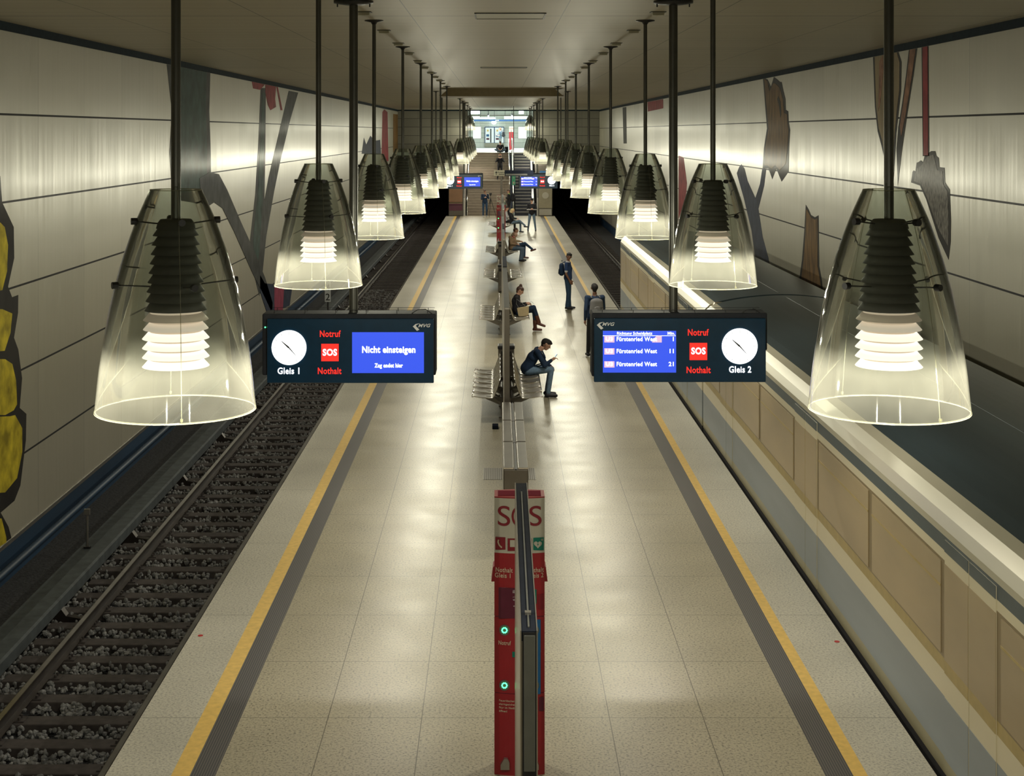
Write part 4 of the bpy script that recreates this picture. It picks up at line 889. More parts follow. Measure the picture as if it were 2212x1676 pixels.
# direction sign on a post, exit sign
s = empty('direction_sign', (.16, 72.6, 0)); tag(s, 'grey direction sign board on a slim post above the distant SOS pillar', 'sign')
p0 = px(1067, 380, 72.6); p1 = px(1152, 369, 72.6)
MB().bbox(p0.x - .16, px(1090, 0, 72.6).x - .16, -.06, .06, p0.z, p1.z + .03, .01).build('panel', 'sign_beige', s)
MB().bbox(px(1090, 0, 72.6).x - .16, p1.x - .16, -.06, .06, p0.z, p1.z + .03, .01).build('panel', 'cap_dark', s)
MB().box(px(1092, 0, 72.6).x - .16, px(1139, 0, 72.6).x - .16, -.065, -.06, p0.z + .03, p0.z + .11).build('lettering_strip', 'panel_grey', s)
MB().cyl((.05, 0, 0), (.05, 0, p0.z), .055, 12).build('post', 'kiosk_grey', s)
m = MB(); ax = px(1072, 0, 72.6).x - .16; az = (p0.z + p1.z) / 2 + .01; m.box(ax - .012, ax + .012, -.07, -.06, az - .08, az + .06); m.prism([(ax - .06, az + .02), (ax, az + .1), (ax + .06, az + .02)], 1, -.07, -.06); m.build('arrow', 'sign_black', s)
text('Ausgang', (px(1083, 0, 72.6).x - .16, -.062, az + .05), .07, 'sign_black', s); text('Würmtalstraße', (px(1083, 0, 72.6).x - .16, -.062, az - .05), .06, 'sign_black', s, maxw=.26)
e = empty('exit_sign', px(1109.5, 380, 93)); tag(e, 'hanging dark green emergency exit sign before the escalator', 'sign')
MB().bbox(-.11, .11, -.04, .04, -.57, 0, .01).build('panel', 'exit_green', e)
m = MB(); m.box(-.01, .01, -.046, -.04, -.2, -.06); m.prism([(-.05, -.1), (0, -.03), (.05, -.1)], 1, -.046, -.04); m.build('arrow', 'sign_beige', e); MB().box(-.05, .05, -.046, -.04, -.5, -.36).build('symbol', 'sign_beige', e)
MB().cyl((0, 0, 0), (0, 0, HC - e.location.z), .02, 6).build('rod', 'dark_metal', e)
# the hall
HB = 138.0
struct(MB().box(-9, 9, HB, HB + .2, 3.75, 8.2), 'wall_hall', 'hall_tiles')
struct(MB().box(-9, 9, YE + .3, HB + .2, 8.0, 8.2), 'ceiling', 'ceiling_box')
struct(MB().box(-9.2, -9, YE, HB, 3.75, 8.2), 'wall_hall_left', 'hall_tiles'); struct(MB().box(9, 9.2, YE, HB, 3.75, 8.2), 'wall_hall_right', 'hall_tiles')
struct(MB().box(-9, 9, YE + .02, YE + .3, HC + .2, 8.2), 'wall_hall_front', 'end_wall_panels')
struct(MB().box(XL, OL, YE + .3, YE + .35, 3.9, HC + .2), 'wall_hall_front', 'hall_tiles'); struct(MB().box(OR, XR, YE + .3, YE + .35, 3.9, HC + .2), 'wall_hall_front', 'hall_tiles')
def P(x, y, D): v = px(x, y, D); return v.x, v.z
def rect(name, mt, x0, y0, x1, y1, D, t=.05, parent=None, ob=None):
    a = P(x0, y1, D); b = P(x1, y0, D); m = MB().box(a[0], b[0], D - t, D, a[1], b[1]); return m.build(name, mt, parent)
tag(rect('fascia_beam', 'hall_blue', 1008, 258.3, 1146, 262, 131, .15), 'long blue fascia beam across the hall beyond the stairs', 'beam')
t_ = text('U-Bahn', (0, 130.8, P(0, 260.2, 131)[1]), .07, 'screen_text', None)
if t_: t_.parent = None; tag(t_, 'small white lettering on the blue fascia beam', 'lettering')
for i, (x0, x1, lab) in enumerate(((1014, 1036, 'short pale sign at the left over the blue fascia beam'), (1036, 1070, 'long pale sign over the blue fascia beam, left part'), (1089, 1140, 'long pale sign over the blue fascia beam, right part'))):
    e = empty('overhead_sign'); o_ = rect('panel', 'hall_sign', x0, 251.5 if i != 1 else 253.5, x1, 257, 129, .08, e); tag(e, lab, 'sign')
    for xx in (x0 + 2, x1 - 2): a = P(xx, 253, 129); MB().cyl((a[0], 129.03, a[1]), (a[0], 129.03, 8.0), .02, 6).build('rod', 'dark_metal', e)
tag(rect('ceiling_girder', 'kiosk_grey', 1008, 248.2, 1146, 250, 126, .1), 'dark girder across the top of the hall opening', 'girder')
for i, (x0, x1, y0, y1, lab) in enumerate(((1016, 1036, 238.5, 246, 'bright ceiling light at the left of the hall'), (1121, 1131, 238.5, 246, 'bright ceiling light at the right of the hall'))):
    tag(rect('ceiling_luminaire', 'hall_light', x0, y0, x1, y1, 134, .1), lab, 'light')
for i, (x, lab) in enumerate(((1055, 'small spotlight hanging left of centre in the hall'), (1106, 'small spotlight hanging right of centre in the hall'))):
    e = empty('spotlight', px(x, 247, 125)); tag(e, lab, 'spotlight'); MB().cyl((0, 0, 0), (0, 0, 8.0 - e.location.z), .02, 6).build('rod', 'dark_metal', e); MB().cyl((0, 0, 0), (0, -.15, -.12), .07, 10, r2=.1).build('head', 'dark_metal', e); MB().sphere((0, -.17, -.15), .07).build('bulb', 'hall_light', e)
e = empty('round_wall_lamp', px(1067, 264, 137.5)); MB().sphere((0, 0, 0), .23, n=12, sc=(1.0, .5, .9)).build('globe', 'hall_light', e); MB().lathe([(.05, .2), (.09, .2), (.09, .26), (.05, .26)], n=12, close=True).build('mount', 'dark_metal', e); tag(e, 'white oval lamp under the blue fascia beam in the hall', 'lamp')
dr = empty('ticket_cabinet', (px(1068, 0, 137.8).x, 137.8, 3.95)); ox = dr.location.x
tag(dr, 'blue framed double cabinet of ticket machines on the hall back wall', 'ticket machine')
def lr(name, mt, x0, y0, x1, y1, t, par): a = P(x0, y1, 137.8); b = P(x1, y0, 137.8); return MB().box(a[0] - ox, b[0] - ox, -t, 0, a[1] - 3.95, b[1] - 3.95).build(name, mt, par)
lr('frame', 'hall_blue', 1047, 273.8, 1089, 309, .04, dr); lr('base', 'sign_beige', 1047, 309, 1089, 318, .05, dr)
for x0, x1 in ((1048.5, 1067), (1069, 1087.8)):
    d = lr('door', 'door_white', x0, 275.5, x1, 308.3, .08, dr)
    lr('slot', 'sign_black', x0 + 10.5, 278, x0 + 13, 308, .1, d); lr('display', 'info_blue', x0 + 2, 290, x0 + 8, 295, .1, d); lr('notice', 'poster_purple', x0 + 2, 298, x0 + 8.5, 302, .1, d); lr('badge', 'yellow_strip', x0 + 3.5, 280, x0 + 7, 284, .1, d)
for x0, x1, lab in ((1022, 1038.5, 'backlit map case left of the ticket cabinet'), (1120, 1137, 'backlit map case right of the far SOS pillar')):
    c = empty('map_case', px((x0 + x1) / 2, 286, 138.0)); ww = (x1 - x0) * 137.9 / F / 2; MB().bbox(-ww - .05, ww + .05, -.05, 0, -.6, .56, .01).build('frame', 'light_steel', c); MB().box(-ww, ww, -.06, -.04, -.54, .5).build('map', 'white_case', c); tag(c, lab, 'map case')
e = empty('hall_pillar', (px(1104.5, 0, 120).x, 120, 3.95)); tag(e, 'red SOS pillar standing in the lit hall', 'emergency pillar')
MB().bbox(-.19, .19, 0, .2, 0, 1.45, .02).build('body', 'sos_red', e); MB().bbox(-.19, .19, 0, .2, 1.45, 1.9, .02).build('head', 'sos_white', e); text('SOS', (0, -.005, 1.72), .12, 'sos_red', e); MB().box(-.02, .02, -.02, 0, .3, 1.6).build('strip', 'kiosk_grey', e); MB().box(.04, .12, -.02, 0, .3, .8).build('info_panel', 'info_blue', e)
for x in (-4.0, 0.2, 4.4):
    for y in (116, 128):
        ld = bpy.data.lights.new('hall_light', 'AREA'); ld.shape = 'RECTANGLE'; ld.size = 2.5; ld.size_y = 3; ld.energy = 520; ld.color = (.88, 1.0, .98)
        lo = bpy.data.objects.new('hall_light', ld); COL.objects.link(lo); lo.location = (x, y, 7.9)
# ================================================================== PEOPLE
def V3(*a): return Vector(a)
class Fig:
    def __init__(s): s.pr = []; s.mats = []
    def mi(s, m):
        if m not in s.mats: s.mats.append(m)
        return s.mats.index(m)
    def cap(s, p, q, r1, r2, m, lat=None, fl=1.0, bias=0.0):
        """tapered round-ended limb; lat/fl widen it sideways for torso sections"""
        s.pr.append((Vector(p), Vector(q), r1, r2, s.mi(m), lat, fl, bias))
    def mesh(s, name, vox, parent, smooth_iter=3):
        mb = MB()
        for p, q, r1, r2, m, lat, fl, b in s.pr:
            d = q - p; L = d.length
            if L < 1e-5: d = Vector((0, 0, 1e-4)); L = 1e-4
            t = d / L
            if lat is None: u = t.orthogonal().normalized()
            else: u = (Vector(lat) - t * t.dot(Vector(lat))).normalized()
            w_ = t.cross(u); n, h = 16, 5; rings = []
            for i in range(h): a = math.pi / 2 * (1 - i / h); rings.append((-r1 * math.sin(a), r1 * math.cos(a)))
            rings.append((0, r1)); rings.append((L, r2))
            for i in range(1, h + 1): a = math.pi / 2 * i / h; rings.append((L + r2 * math.sin(a), r2 * math.cos(a) + 1e-5))
            o = []
            for z, r in rings:
                for j in range(n): a = 2 * math.pi * j / n; o.append(p + t * z + u * (r * fl * math.cos(a)) + w_ * (r * math.sin(a)))
            k = len(rings); fs = [(i * n + j, i * n + (j + 1) % n, (i + 1) * n + (j + 1) % n, (i + 1) * n + j) for i in range(k - 1) for j in range(n)]
            fs += [tuple(range(n))[::-1], tuple(range((k - 1) * n, k * n))]
            mb.add(o, fs, 0)
        ob = mb.build('tmp', 'skin')
        md = ob.modifiers.new('r', 'REMESH'); md.mode = 'VOXEL'; md.voxel_size = vox
        sm = ob.modifiers.new('s', 'SMOOTH'); sm.iterations = smooth_iter; sm.factor = .5
        dg = bpy.context.evaluated_depsgraph_get(); dg.update(); me = bpy.data.meshes.new_from_object(ob.evaluated_get(dg)); me.name = name
        bpy.data.objects.remove(ob)
        me.materials.clear()
        for k in s.mats: me.materials.append(M[k])
        nf = len(me.polygons); C = np.empty(nf * 3, np.float32); me.polygons.foreach_get('center', C); C = C.reshape(-1, 3)
        best = np.full(nf, 1e9); lab = np.zeros(nf, np.int32)
        for p, q, r1, r2, m, lat, fl, b in s.pr:
            P_ = np.array(p[:]); d = np.array((q - p)[:]); L2 = max(1e-9, (d * d).sum()); t = np.clip(((C - P_) @ d) / L2, 0, 1)
            rel = C - (P_ + t[:, None] * d)
            if lat is not None and fl != 1.0: la = np.array(Vector(lat).normalized()[:]); c_ = rel @ la; rel = rel - np.outer(c_ * (1 - 1 / fl), la)
            ds = np.linalg.norm(rel, axis=1) - (r1 + (r2 - r1) * t) - b
            k = ds < best; best[k] = ds[k]; lab[k] = m
        me.polygons.foreach_set('material_index', lab); me.polygons.foreach_set('use_smooth', [True] * nf); me.update()
        o = bpy.data.objects.new(name, me); COL.objects.link(o)
        if parent: o.parent = parent
        return o

def hand(F_, wr, d, m, side, curl=.5, palm=(0, 0, -1)):
    """palm + four fingers + thumb; d = direction of the hand, palm = way the palm faces"""
    d = Vector(d).normalized(); pn = Vector(palm); pn = (pn - d * pn.dot(d)).normalized(); lt = d.cross(pn).normalized() * side
    wr = Vector(wr); F_.cap(wr, wr + d * .055, .024, .030, m, lat=lt, fl=1.35)
    for k, (o, L) in enumerate(((-.030, .070), (-.010, .078), (.011, .073), (.030, .058))):
        b = wr + d * .085 + lt * o; c1 = (d * (1 - curl * .4) + pn * curl).normalized(); k1 = b + c1 * L * .5; c2 = (d * (1 - curl) + pn * curl * 1.4).normalized()
        F_.cap(wr + d * .06 + lt * o * .8, b, .0095, .0095, m); F_.cap(b, k1, .009, .0085, m); F_.cap(k1, k1 + c2 * L * .5, .0085, .0075, m)
    tb = wr + d * .03 - lt * .034; F_.cap(tb, tb + (d * .6 - lt * .8).normalized() * .032 + pn * .005, .0115, .0105, m)
    t2 = tb + (d * .6 - lt * .8).normalized() * .032 + pn * .005; F_.cap(t2, t2 + (d * .9 + pn * .35).normalized() * .03, .010, .0085, m)

def person(loc, rz, J, C, hair, label, vox=.011, extra=None, scale=1.0):
    """J joints in local metres (x forward, y left, z up); C clothing materials"""
    r = empty('person', loc, rz); r.scale = (scale,) * 3; tag(r, label, 'person')
    f = Fig(); sk = C['skin']; Y = (0, 1, 0)
    pel, ch, nk, hd = V3(*J['pelvis']), V3(*J['chest']), V3(*J['neck']), V3(*J['head'])
    wst = pel.lerp(ch, .45)
    top, bot = C['top'], C['legs']; fat = C.get('fat', 1.0)
    f.cap(pel, pel + (wst - pel) * .35, .118 * fat, .115 * fat, bot, lat=Y, fl=1.32)
    f.cap(wst, ch, .112 * fat, .122 * fat, top, lat=Y, fl=1.32, bias=.012)
    f.cap(ch, ch.lerp(nk, .55), .122 * fat, .095, top, lat=Y, fl=1.45)
    if C.get('hem'): f.cap(pel + V3(0, 0, .02), wst, .128 * fat, .118 * fat, top, lat=Y, fl=1.35, bias=.006)
    f.cap(nk.lerp(ch, .25), nk.lerp(hd, .35), .055, .052, sk)
    if C.get('shirt'): f.cap(wst + V3(.075, 0, .02), ch.lerp(nk, .3) + V3(.062, 0, 0), .062, .050, C['shirt'], bias=.022)
    if C.get('collar'): f.cap(nk.lerp(ch, .22), nk.lerp(hd, .05), .070, .064, C['collar'])
    # head: skull, face, jaw, nose, ears, eyes, lips
    hx = V3(*J.get('look', (1, 0, 0))).normalized(); up = (hd - nk).normalized(); up = (up - hx * up.dot(hx) * .8).normalized(); sd = up.cross(hx).normalized(); up = hx.cross(sd).normalized()
    f.cap(hd - hx * .018 + up * .012, hd + hx * .012 + up * .02, .086, .080, sk, lat=sd, fl=.90)
    f.cap(hd + hx * .030 - up * .02, hd + hx * .038 - up * .068, .062, .042, sk, lat=sd, fl=.92)
    f.cap(hd + hx * .092 + up * .008, hd + hx * .108 - up * .022, .009, .013, sk)
    f.cap(hd + hx * .085 - up * .052 - sd * .018, hd + hx * .085 - up * .052 + sd * .018, .0075, .0075, C.get('lips', 'lips'), bias=.004)
    for s in (-1, 1):
        f.cap(hd + sd * s * .078 - up * .012, hd + sd * s * .082 + up * .022 - hx * .008, .012, .015, sk)
        f.cap(hd + hx * .083 + sd * s * .031 + up * .010, hd + hx * .085 + sd * s * .033 + up * .010, .0085, .0085, 'eye_dark', bias=.0)
        f.cap(hd + hx * .084 + sd * s * .020 + up * .027, hd + hx * .080 + sd * s * .046 + up * .027, .005, .004, C.get('brow', 'hair_black'), bias=.001)
    for s, k in ((1, 'l'), (-1, 'r')):
        sh, el, wr = V3(*J['sh' + k]), V3(*J['el' + k]), V3(*J['wr' + k]); hp, kn, an = V3(*J['hip' + k]), V3(*J['kn' + k]), V3(*J['an' + k])
        f.cap(ch.lerp(nk, .5), sh, .075, .066, top); sl = C.get('sleeve', 1.0)
        if sl >= 1: f.cap(sh, el, .060, .048, top); f.cap(el, wr.lerp(el, .08), .048, .035, top); 
        else: f.cap(sh, sh.lerp(el, .65), .062, .058, top, bias=.004); f.cap(sh.lerp(el, .5), el, .042, .038, sk); f.cap(el, wr, .039, .027, sk)
        if C.get('cuff'): f.cap(sh.lerp(el, .66), sh.lerp(el, .69), .056, .056, C['cuff'], bias=.005)
        if C.get('stripe'): f.cap(el.lerp(wr, .1) + V3(0, s * .022, 0), wr + V3(0, s * .012, 0), .030, .026, C['stripe'], bias=.004)
        hdir = V3(*J.get('hd' + k, tuple(wr - el))); hand(f, wr, hdir, sk, s, J.get('curl', .5), J.get('palm', (0, -s, 0) if J.get('stand') else (0, 0, -1)))
        f.cap(hp, kn, .088 * (1 + (fat - 1) * .5), .062, bot); f.cap(kn, an + V3(0, 0, .02), .060, .047 if not C.get('boots') else .045, bot)
        if C.get('flare'): f.cap(kn.lerp(an, .6), an + V3(0, 0, .02), .058, .064, bot)
        if C.get('boots'): f.cap(kn.lerp(an, .62), an, .055, .052, C['boots'], bias=.006)
        td = V3(*J.get('toe' + k, (1, 0, 0))).normalized(); shm = C.get('boots') or C['shoes']
        f.cap(an - td * .035 + V3(0, 0, -.042), an + td * .16 + V3(0, 0, -.052), .042, .034, shm, lat=td.cross(V3(0, 0, 1)), fl=1.15, bias=.003)
    f.mesh('body', vox, r)
    hf = Fig(); hm, style = hair
    if style != 'bald':
        hf.cap(hd - hx * .034 + up * .032, hd + hx * .006 + up * .046, .088, .080, hm, lat=sd, fl=.95)
        hf.cap(hd - hx * .045 - up * .0, hd - hx * .040 - up * .045, .074, .052, hm, lat=sd, fl=.95)
        if style == 'quiff': hf.cap(hd + hx * .045 + up * .085, hd + hx * .080 + up * .072, .035, .026, hm, lat=sd, fl=1.5)
        if style == 'curly':
            for i in range(14): a = i * 2.4; zz = .02 + .07 * (i % 5) / 5; hf.cap(hd - hx * .02 + (hx * math.cos(a) + sd * math.sin(a)) * .06 + up * (zz + .02), hd - hx * .02 + (hx * math.cos(a) + sd * math.sin(a)) * .066 + up * (zz + .03), .026, .024, hm)
        if style == 'bun':
            hf.cap(hd - hx * .05 + up * .118, hd - hx * .058 + up * .135, .046, .044, hm); hf.cap(hd - hx * .035 + up * .08, hd - hx * .045 + up * .1, .05, .045, hm)
        if style == 'long':
            for s in (-1, 1): hf.cap(hd + sd * s * .062 + up * .03 - hx * .01, hd + sd * s * .070 - up * .18 - hx * .03, .040, .032, hm)
            hf.cap(hd - hx * .065 + up * .02, hd - hx * .075 - up * .22, .072, .055, hm, lat=sd, fl=1.2)
        hf.mesh('hair', min(vox, .010), r, 2)
    return r

def stand(h=1.75, lean=0, **k):
    s = h / 1.75
    J = dict(pelvis=(0, 0, .96), chest=(.01, 0, 1.27), neck=(-.01, 0, 1.47), head=(.03, 0, 1.635), shl=(-.01, .185, 1.42), shr=(-.01, -.185, 1.42), ell=(-.03, .24, 1.13), elr=(-.03, -.24, 1.13), wrl=(.04, .25, .88), wrr=(.04, -.25, .88),
             hipl=(0, .095, .92), hipr=(0, -.095, .92), knl=(.03, .11, .50), knr=(.03, -.11, .50), anl=(0, .115, .09), anr=(0, -.115, .09), stand=True)
    J.update(k)
    return {a: (tuple(c * s for c in b) if isinstance(b, tuple) and a not in ('look', 'toel', 'toer', 'hdl', 'hdr', 'palm') else b) for a, b in J.items()}
def sit(**k):      # seated on a bench 0.45 high, origin under the hips
    J = dict(pelvis=(0, 0, .545), chest=(-.03, 0, .86), neck=(-.02, 0, 1.06), head=(.03, 0, 1.22), shl=(-.03, .18, 1.01), shr=(-.03, -.18, 1.01), ell=(.06, .24, .76), elr=(.06, -.24, .76), wrl=(.28, .12, .74), wrr=(.28, -.12, .74),
             hipl=(.03, .09, .53), hipr=(.03, -.09, .53), knl=(.46, .11, .53), knr=(.46, -.11, .53), anl=(.46, .11, .09), anr=(.46, -.11, .09))
    J.update(k); return J

def backpack(loc, rz, s, mt, lab, tilt=0.0):
    r = empty('backpack', loc, rz); r.rotation_euler = (0, tilt, rz); tag(r, lab, 'backpack'); w_, d, h = s
    f = Fig(); mn = mt
    f.cap((0, 0, h * .2), (0, 0, h * .75), d * .55, d * .48, mn, lat=(0, 1, 0), fl=w_ / d * .95); f.mesh('bag', .012, r)
    f = Fig(); f.cap((-d * .45, 0, h * .2), (-d * .42, 0, h * .45), d * .25, d * .22, mn, lat=(0, 1, 0), fl=w_ / d * 1.1); f.mesh('front_pocket', .012, r)
    for y in (-w_ * .3, w_ * .3):
        MB().tube([(d * .3, y, h * .95), (d * .75, y, h * .99), (d * 1.35, y * 1.05, h * .80), (d * 1.30, y * 1.1, h * .45), (d * .4, y, h * .15)], .014, 6).build('strap', mn, r)
    MB().tube([(d * .1, -.03, h), (d * .05, -.03, h * 1.09), (d * .05, .03, h * 1.09), (d * .1, .03, h)], .008, 6).build('grab_handle', mn, r)
    return r

# seated young man with a phone on the nearest right-hand bench
person((.60, 30.25, 0), 0, sit(pelvis=(0, 0, .56), chest=(.13, 0, .80), neck=(.27, 0, .96), head=(.40, 0, 1.06), look=(.85, -.05, -.52), shl=(.22, .17, .93), shr=(.22, -.17, .93), ell=(.38, .20, .66), elr=(.36, -.20, .66), wrl=(.50, .10, .60), wrr=(.51, -.11, .76),
       hdl=(.6, -.3, -.6), hdr=(.8, .15, .5), knl=(.50, .14, .55), knr=(.50, -.12, .57), anl=(.42, .13, .09), anr=(.44, -.12, .09), curl=.8),
       dict(skin='skin', top='cloth_navy', legs='jeans_light', shoes='shoe_black', hem=True), ('hair_black', 'quiff'), 'young man in navy jacket and light jeans sitting bent over a phone', vox=.0095)
backpack((.62, 30.25, .56), 0, (.30, .17, .46), 'cloth_navy', 'navy backpack on the back of the young man looking at his phone', tilt=.42)
ph = empty('mobile_phone', (1.20, 30.20, .84)); ph.rotation_euler = (0, -.9, 0); tag(ph, 'lit phone in the hand of the seated young man', 'phone')
MB().bbox(-.037, .037, -.036, .036, -.005, .005, .003).build('case', 'phone_black', ph); MB().box(-.033, .033, -.031, .031, .005, .0062).build('screen', 'phone_screen', ph)
for dx, dy in ((1.02, 30.12), (1.03, 30.36)):
    pass
# seated woman with the cream bag
person((.53, 40.1, 0), 0, sit(pelvis=(0, 0, .56), chest=(-.02, 0, .83), neck=(.02, 0, .99), head=(.09, 0, 1.10), look=(.85, -.1, -.5), shl=(0, .155, .93), shr=(0, -.155, .93), ell=(.07, .20, .70), elr=(.07, -.20, .68), wrl=(.27, .06, .76), wrr=(.27, -.06, .74),
       hdl=(.8, -.2, .1), hdr=(.8, .2, .1), knl=(.47, .06, .57), knr=(.46, -.04, .66), anl=(.50, .08, .09), anr=(.60, .02, .25), toer=(.9, -.1, -.3), curl=.7),
       dict(skin='skin', top='cloth_black', legs='cloth_navy', boots='leather_brown', shoes='shoe_black', hem=True), ('hair_brown', 'bun'), 'woman with a hair bun, dark jacket and brown ankle boots sitting with crossed legs')
bg = empty('tote_bag', (.70, 39.80, .46)); bg.rotation_euler = (0, -.08, 0); tag(bg, 'cream shoulder bag on the lap side of the woman with the bun', 'bag')
MB().prism([(-.13, .02), (-.15, .22), (.17, .25), (.15, .03), (.10, 0), (-.09, 0)], 1, -.06, .06).build('bag_body', 'tote_cream', bg)
MB().tube([(-.10, 0, .21), (-.16, 0, .34), (-.14, 0, .46), (-.02, 0, .36), (.10, 0, .23)], .008, 6).build('strap', 'cloth_grey', bg)
pp = MB().box(-.06, .06, -.09, .09, -.002, .002).build('paper_sheet', 'plate_white'); pp.location = (.95, 40.08, .79); pp.rotation_euler = (0, .6, 0); tag(pp, 'white paper held by the woman with the bun', 'paper')
# standing man with blue polo, watching the train
person((2.16, 45.2, 0), -.25, stand(1.70, look=(.35, -.95, -.1), elr=(-.01, -.25, 1.12), wrr=(.10, -.24, .92), ell=(-.04, .23, 1.12), knl=(.02, .10, .5), anl=(.02, .11, .09), anr=(.0, -.12, .09)),
       dict(skin='skin_dark', top='cloth_blue', legs='jeans_dark', shoes='shoe_black', sleeve=.6, collar='cloth_white', cuff='cloth_white', hem=True, lips='skin_dark', flare=True), ('hair_black', 'curly'), 'man in blue polo shirt with white collar standing on the right of the platform')
backpack((1.97, 45.25, 1.0), -.25, (.30, .15, .44), 'cloth_navy', 'dark blue backpack worn by the man in the blue polo shirt')
# figure by the train, half hidden behind the board
person((2.33, 35.4, 0), 1.75, stand(1.78, knl=(.16, .10, .52), anl=(.20, .11, .10), knr=(-.04, -.1, .5), anr=(-.20, -.11, .13), ell=(-.10, .24, 1.14), wrl=(-.08, .25, .90), elr=(.10, -.24, 1.15), wrr=(.22, -.22, .95)),
       dict(skin='skin_dark', top='cloth_navy', legs='cloth_black', shoes='shoe_black', hem=True, fat=1.15), ('hair_black', 'short'), 'person in dark jacket walking beside the train, partly hidden by the right board')
backpack((2.36, 35.20, 1.02), 1.75, (.34, .18, .46), 'cloth_grey', 'grey backpack of the person walking beside the train')
# elderly man and his neighbour on the fourth right-hand bench
person((.62, 62.0, 0), -.35, sit(chest=(0, 0, .84), neck=(.06, 0, .99), head=(.15, 0, 1.10), look=(.8, -.3, -.5), wrl=(.25, .03, .72), wrr=(.25, -.05, .70), ell=(.03, .25, .74), elr=(.03, -.25, .74), anl=(.40, .13, .09), anr=(.42, -.13, .09), hdl=(.5, -.8, 0), hdr=(.5, .8, 0)),
       dict(skin='skin_pale', top='cloth_brown', legs='jeans_mid', shoes='shoe_black', hem=True, fat=1.22, flare=True, collar='cloth_red', shirt='cloth_red', brow='hair_grey'), ('hair_grey', 'bald'), 'bald elderly man in brown jacket over a red shirt sitting on the fourth bench', vox=.012)
person((.70, 63.1, 0), 0, sit(head=(.10, 0, 1.20), chest=(-.01, 0, .85), knr=(.48, -.05, .66), anr=(.78, -.02, .40), knl=(.46, .1, .53), toer=(.8, 0, .3)), dict(skin='skin', top='cloth_tan', legs='jeans_dark', shoes='leather_brown', hem=True), ('hair_brown', 'short'), 'dark haired person with crossed legs in jeans sitting behind the elderly man', vox=.012)
# farthest bench
person((.78, 79.6, 0), -.15, sit(head=(.06, 0, 1.17), look=(1, -.1, -.2), knr=(.44, -.05, .62), anr=(.72, 0, .36)), dict(skin='skin_pale', top='cloth_black', legs='jeans_mid', shoes='shoe_black', hem=True), ('hair_blonde', 'long'), 'blonde long haired person in black jacket sitting on the farthest bench', vox=.012)
person((.50, 81.0, 0), -.1, sit(), dict(skin='skin', top='cloth_white', legs='cloth_black', shoes='shoe_black', hem=True), ('hair_black', 'short'), 'person in pale jacket sitting on the farthest bench behind the SOS pillar', vox=.012)
# standing people
ph_pose = dict(ell=(.02, .24, 1.15), elr=(.02, -.24, 1.15), wrl=(.27, .06, 1.17), wrr=(.27, -.06, 1.17), hdl=(.7, -.5, .3), hdr=(.7, .5, .3), curl=.8)
person((1.88, 80.4, 0), -math.pi / 2, stand(1.80, look=(.85, 0, -.5), **ph_pose, anl=(0, .2, .09), anr=(0, -.2, .09), knl=(.02, .15, .5), knr=(.02, -.15, .5)), dict(skin='skin', top='cloth_black', legs='jeans_mid', shoes='shoe_black', hem=True, stripe='cloth_white'), ('hair_black', 'short'), 'man in black track jacket with white stripes standing near the escalator', vox=.012)
person((-.78, 94.2, 0), -math.pi / 2, stand(1.72, look=(.9, .2, -.3), ell=(.02, .24, 1.2), wrl=(.22, .10, 1.40), hdl=(.3, -.3, .9), elr=(.05, -.22, 1.15), wrr=(.25, -.02, 1.25)), dict(skin='skin', top='cloth_navy', legs='jeans_dark', shoes='cloth_white', hem=True), ('hair_brown', 'short'), 'person in navy jacket at the foot of the stairs beside a tripod', vox=.013)
person((.74, 93.6, 0), math.pi * .95, stand(1.76, look=(.9, .3, -.3), ell=(.05, .22, 1.2), wrl=(.28, .05, 1.30), elr=(.05, -.22, 1.15), wrr=(.28, -.05, 1.25)), dict(skin='skin', top='cloth_black', legs='cloth_black', shoes='shoe_black', collar='lime', hem=True), ('hair_brown', 'short'), 'person in black with a lime green collar behind the distant SOS pillar', vox=.013)
backpack((1.0, 93.66, 1.02), math.pi * .95, (.36, .26, .52), 'cloth_black', 'big black backpack of the person with the lime green collar')
person((.19, 99.85, 2.16), -math.pi / 2, stand(1.76, look=(1, 0, -.05), ell=(.03, .27, 1.22), elr=(.03, -.27, 1.22), wrl=(.17, .09, 1.50), wrr=(.17, -.09, 1.50), hdl=(.4, -.5, .7), hdr=(.4, .5, .7), anl=(0, .17, .09), anr=(0, -.17, .09)), dict(skin='skin_pale', top='cloth_black', legs='cloth_black', shoes='shoe_black', hem=True, fat=1.1), ('hair_ginger', 'short'), 'person in black photographing from the landing halfway up the stairs', vox=.013)
cm = MB().bbox(-.07, .07, -.05, .05, -.045, .045, .012).build('camera_body', 'sign_black'); cm.location = (.19, 99.62, 2.16 + 1.60); cl = MB().cyl((0, -.04, 0), (0, -.15, 0), .035, 14).build('lens', 'phone_black', cm); tag(cm, 'black camera held up by the person on the stair landing', 'camera')
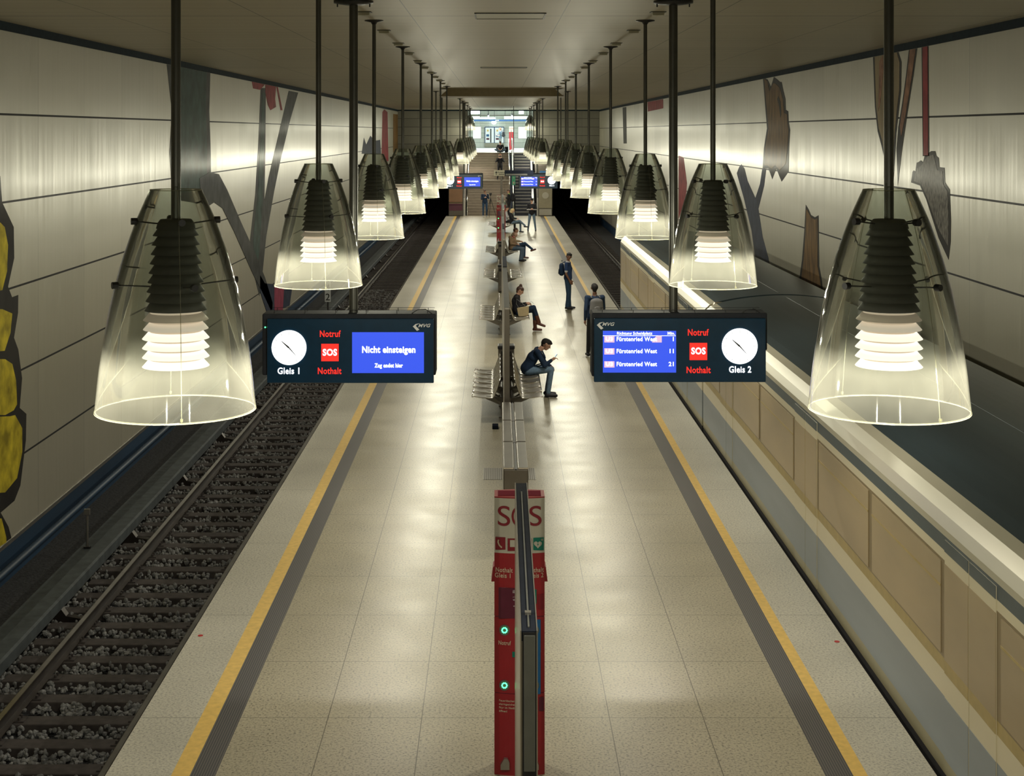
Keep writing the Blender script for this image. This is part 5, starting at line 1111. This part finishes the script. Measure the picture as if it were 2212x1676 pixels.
person((.22, 104.95, 3.95), -math.pi / 2, dict(pelvis=(0, 0, .11), chest=(.08, 0, .38), neck=(.12, 0, .54), head=(.18, 0, .67), look=(1, -.2, -.4), shl=(.10, .17, .50), shr=(.10, -.17, .50), ell=(.2, .26, .28), elr=(.2, -.26, .28), wrl=(.34, .12, .24), wrr=(.34, -.12, .24), hipl=(.02, .1, .11), hipr=(.02, -.1, .11), knl=(.28, .36, .20), knr=(.28, -.36, .20), anl=(.36, -.06, .10), anr=(.22, .06, .10), toel=(.3, -.9, 0), toer=(.3, .9, 0), curl=.6),
       dict(skin='skin', top='cloth_black', legs='jeans_mid', shoes='shoe_black', hem=True), ('hair_black', 'short'), 'person in black sitting cross legged on the floor at the top of the stairs', vox=.013)
person((.25, 116.0, 3.95), math.pi * .9, stand(1.78, look=(.9, .1, -.4), **ph_pose), dict(skin='skin_pale', top='jeans_mid', legs='cloth_grey', shoes='shoe_black', sleeve=.6, hem=True), ('hair_ginger', 'short'), 'ginger haired person with grey shirt standing in the lit hall', vox=.014)
backpack((.50, 115.95, 5.0), math.pi * .9, (.32, .2, .48), 'cloth_black', 'black backpack of the ginger haired person in the hall')
b = empty('travel_bag', (.66, 105.0, 3.95)); MB().bbox(-.13, .13, -.1, .1, 0, .40, .05).build('bag_body', 'cloth_black', b); MB().tube([(-.05, 0, .39), (-.05, 0, .46), (.05, 0, .46), (.05, 0, .39)], .01, 6).build('handle', 'cloth_black', b); tag(b, 'upright black bag on the hall floor right of the sitting person', 'bag')
def tripod(x, y, h, lab):
    t = empty('tripod', (x, y, 0)); tag(t, lab, 'tripod')
    for a in (0.3, 2.4, 4.5): MB().cyl((0, 0, h * .85), (.38 * math.cos(a), .30 * math.sin(a), 0), .018, 8, r2=.012).build('leg', 'sign_black', t)
    MB().cyl((0, 0, h * .6), (0, 0, h * .97), .016, 8).build('column', 'sign_black', t); MB().bbox(-.04, .04, -.03, .03, h * .95, h, .008).build('head', 'sign_black', t); return t
tripod(-.42, 93.9, 1.42, 'tripod standing right of the person in the navy jacket')
cm = MB().bbox(-.08, .08, -.05, .05, 0, .11, .012).build('camera_body', 'sign_black'); cm.location = (-.42, 93.9, 1.42); MB().cyl((0, .04, .05), (0, -.16, .05), .035, 14).build('lens', 'phone_black', cm); tag(cm, 'black camera on top of the tripod at the foot of the stairs', 'camera')
tripod(.55, 93.2, 1.30, 'tripod in front of the person with the lime green collar')
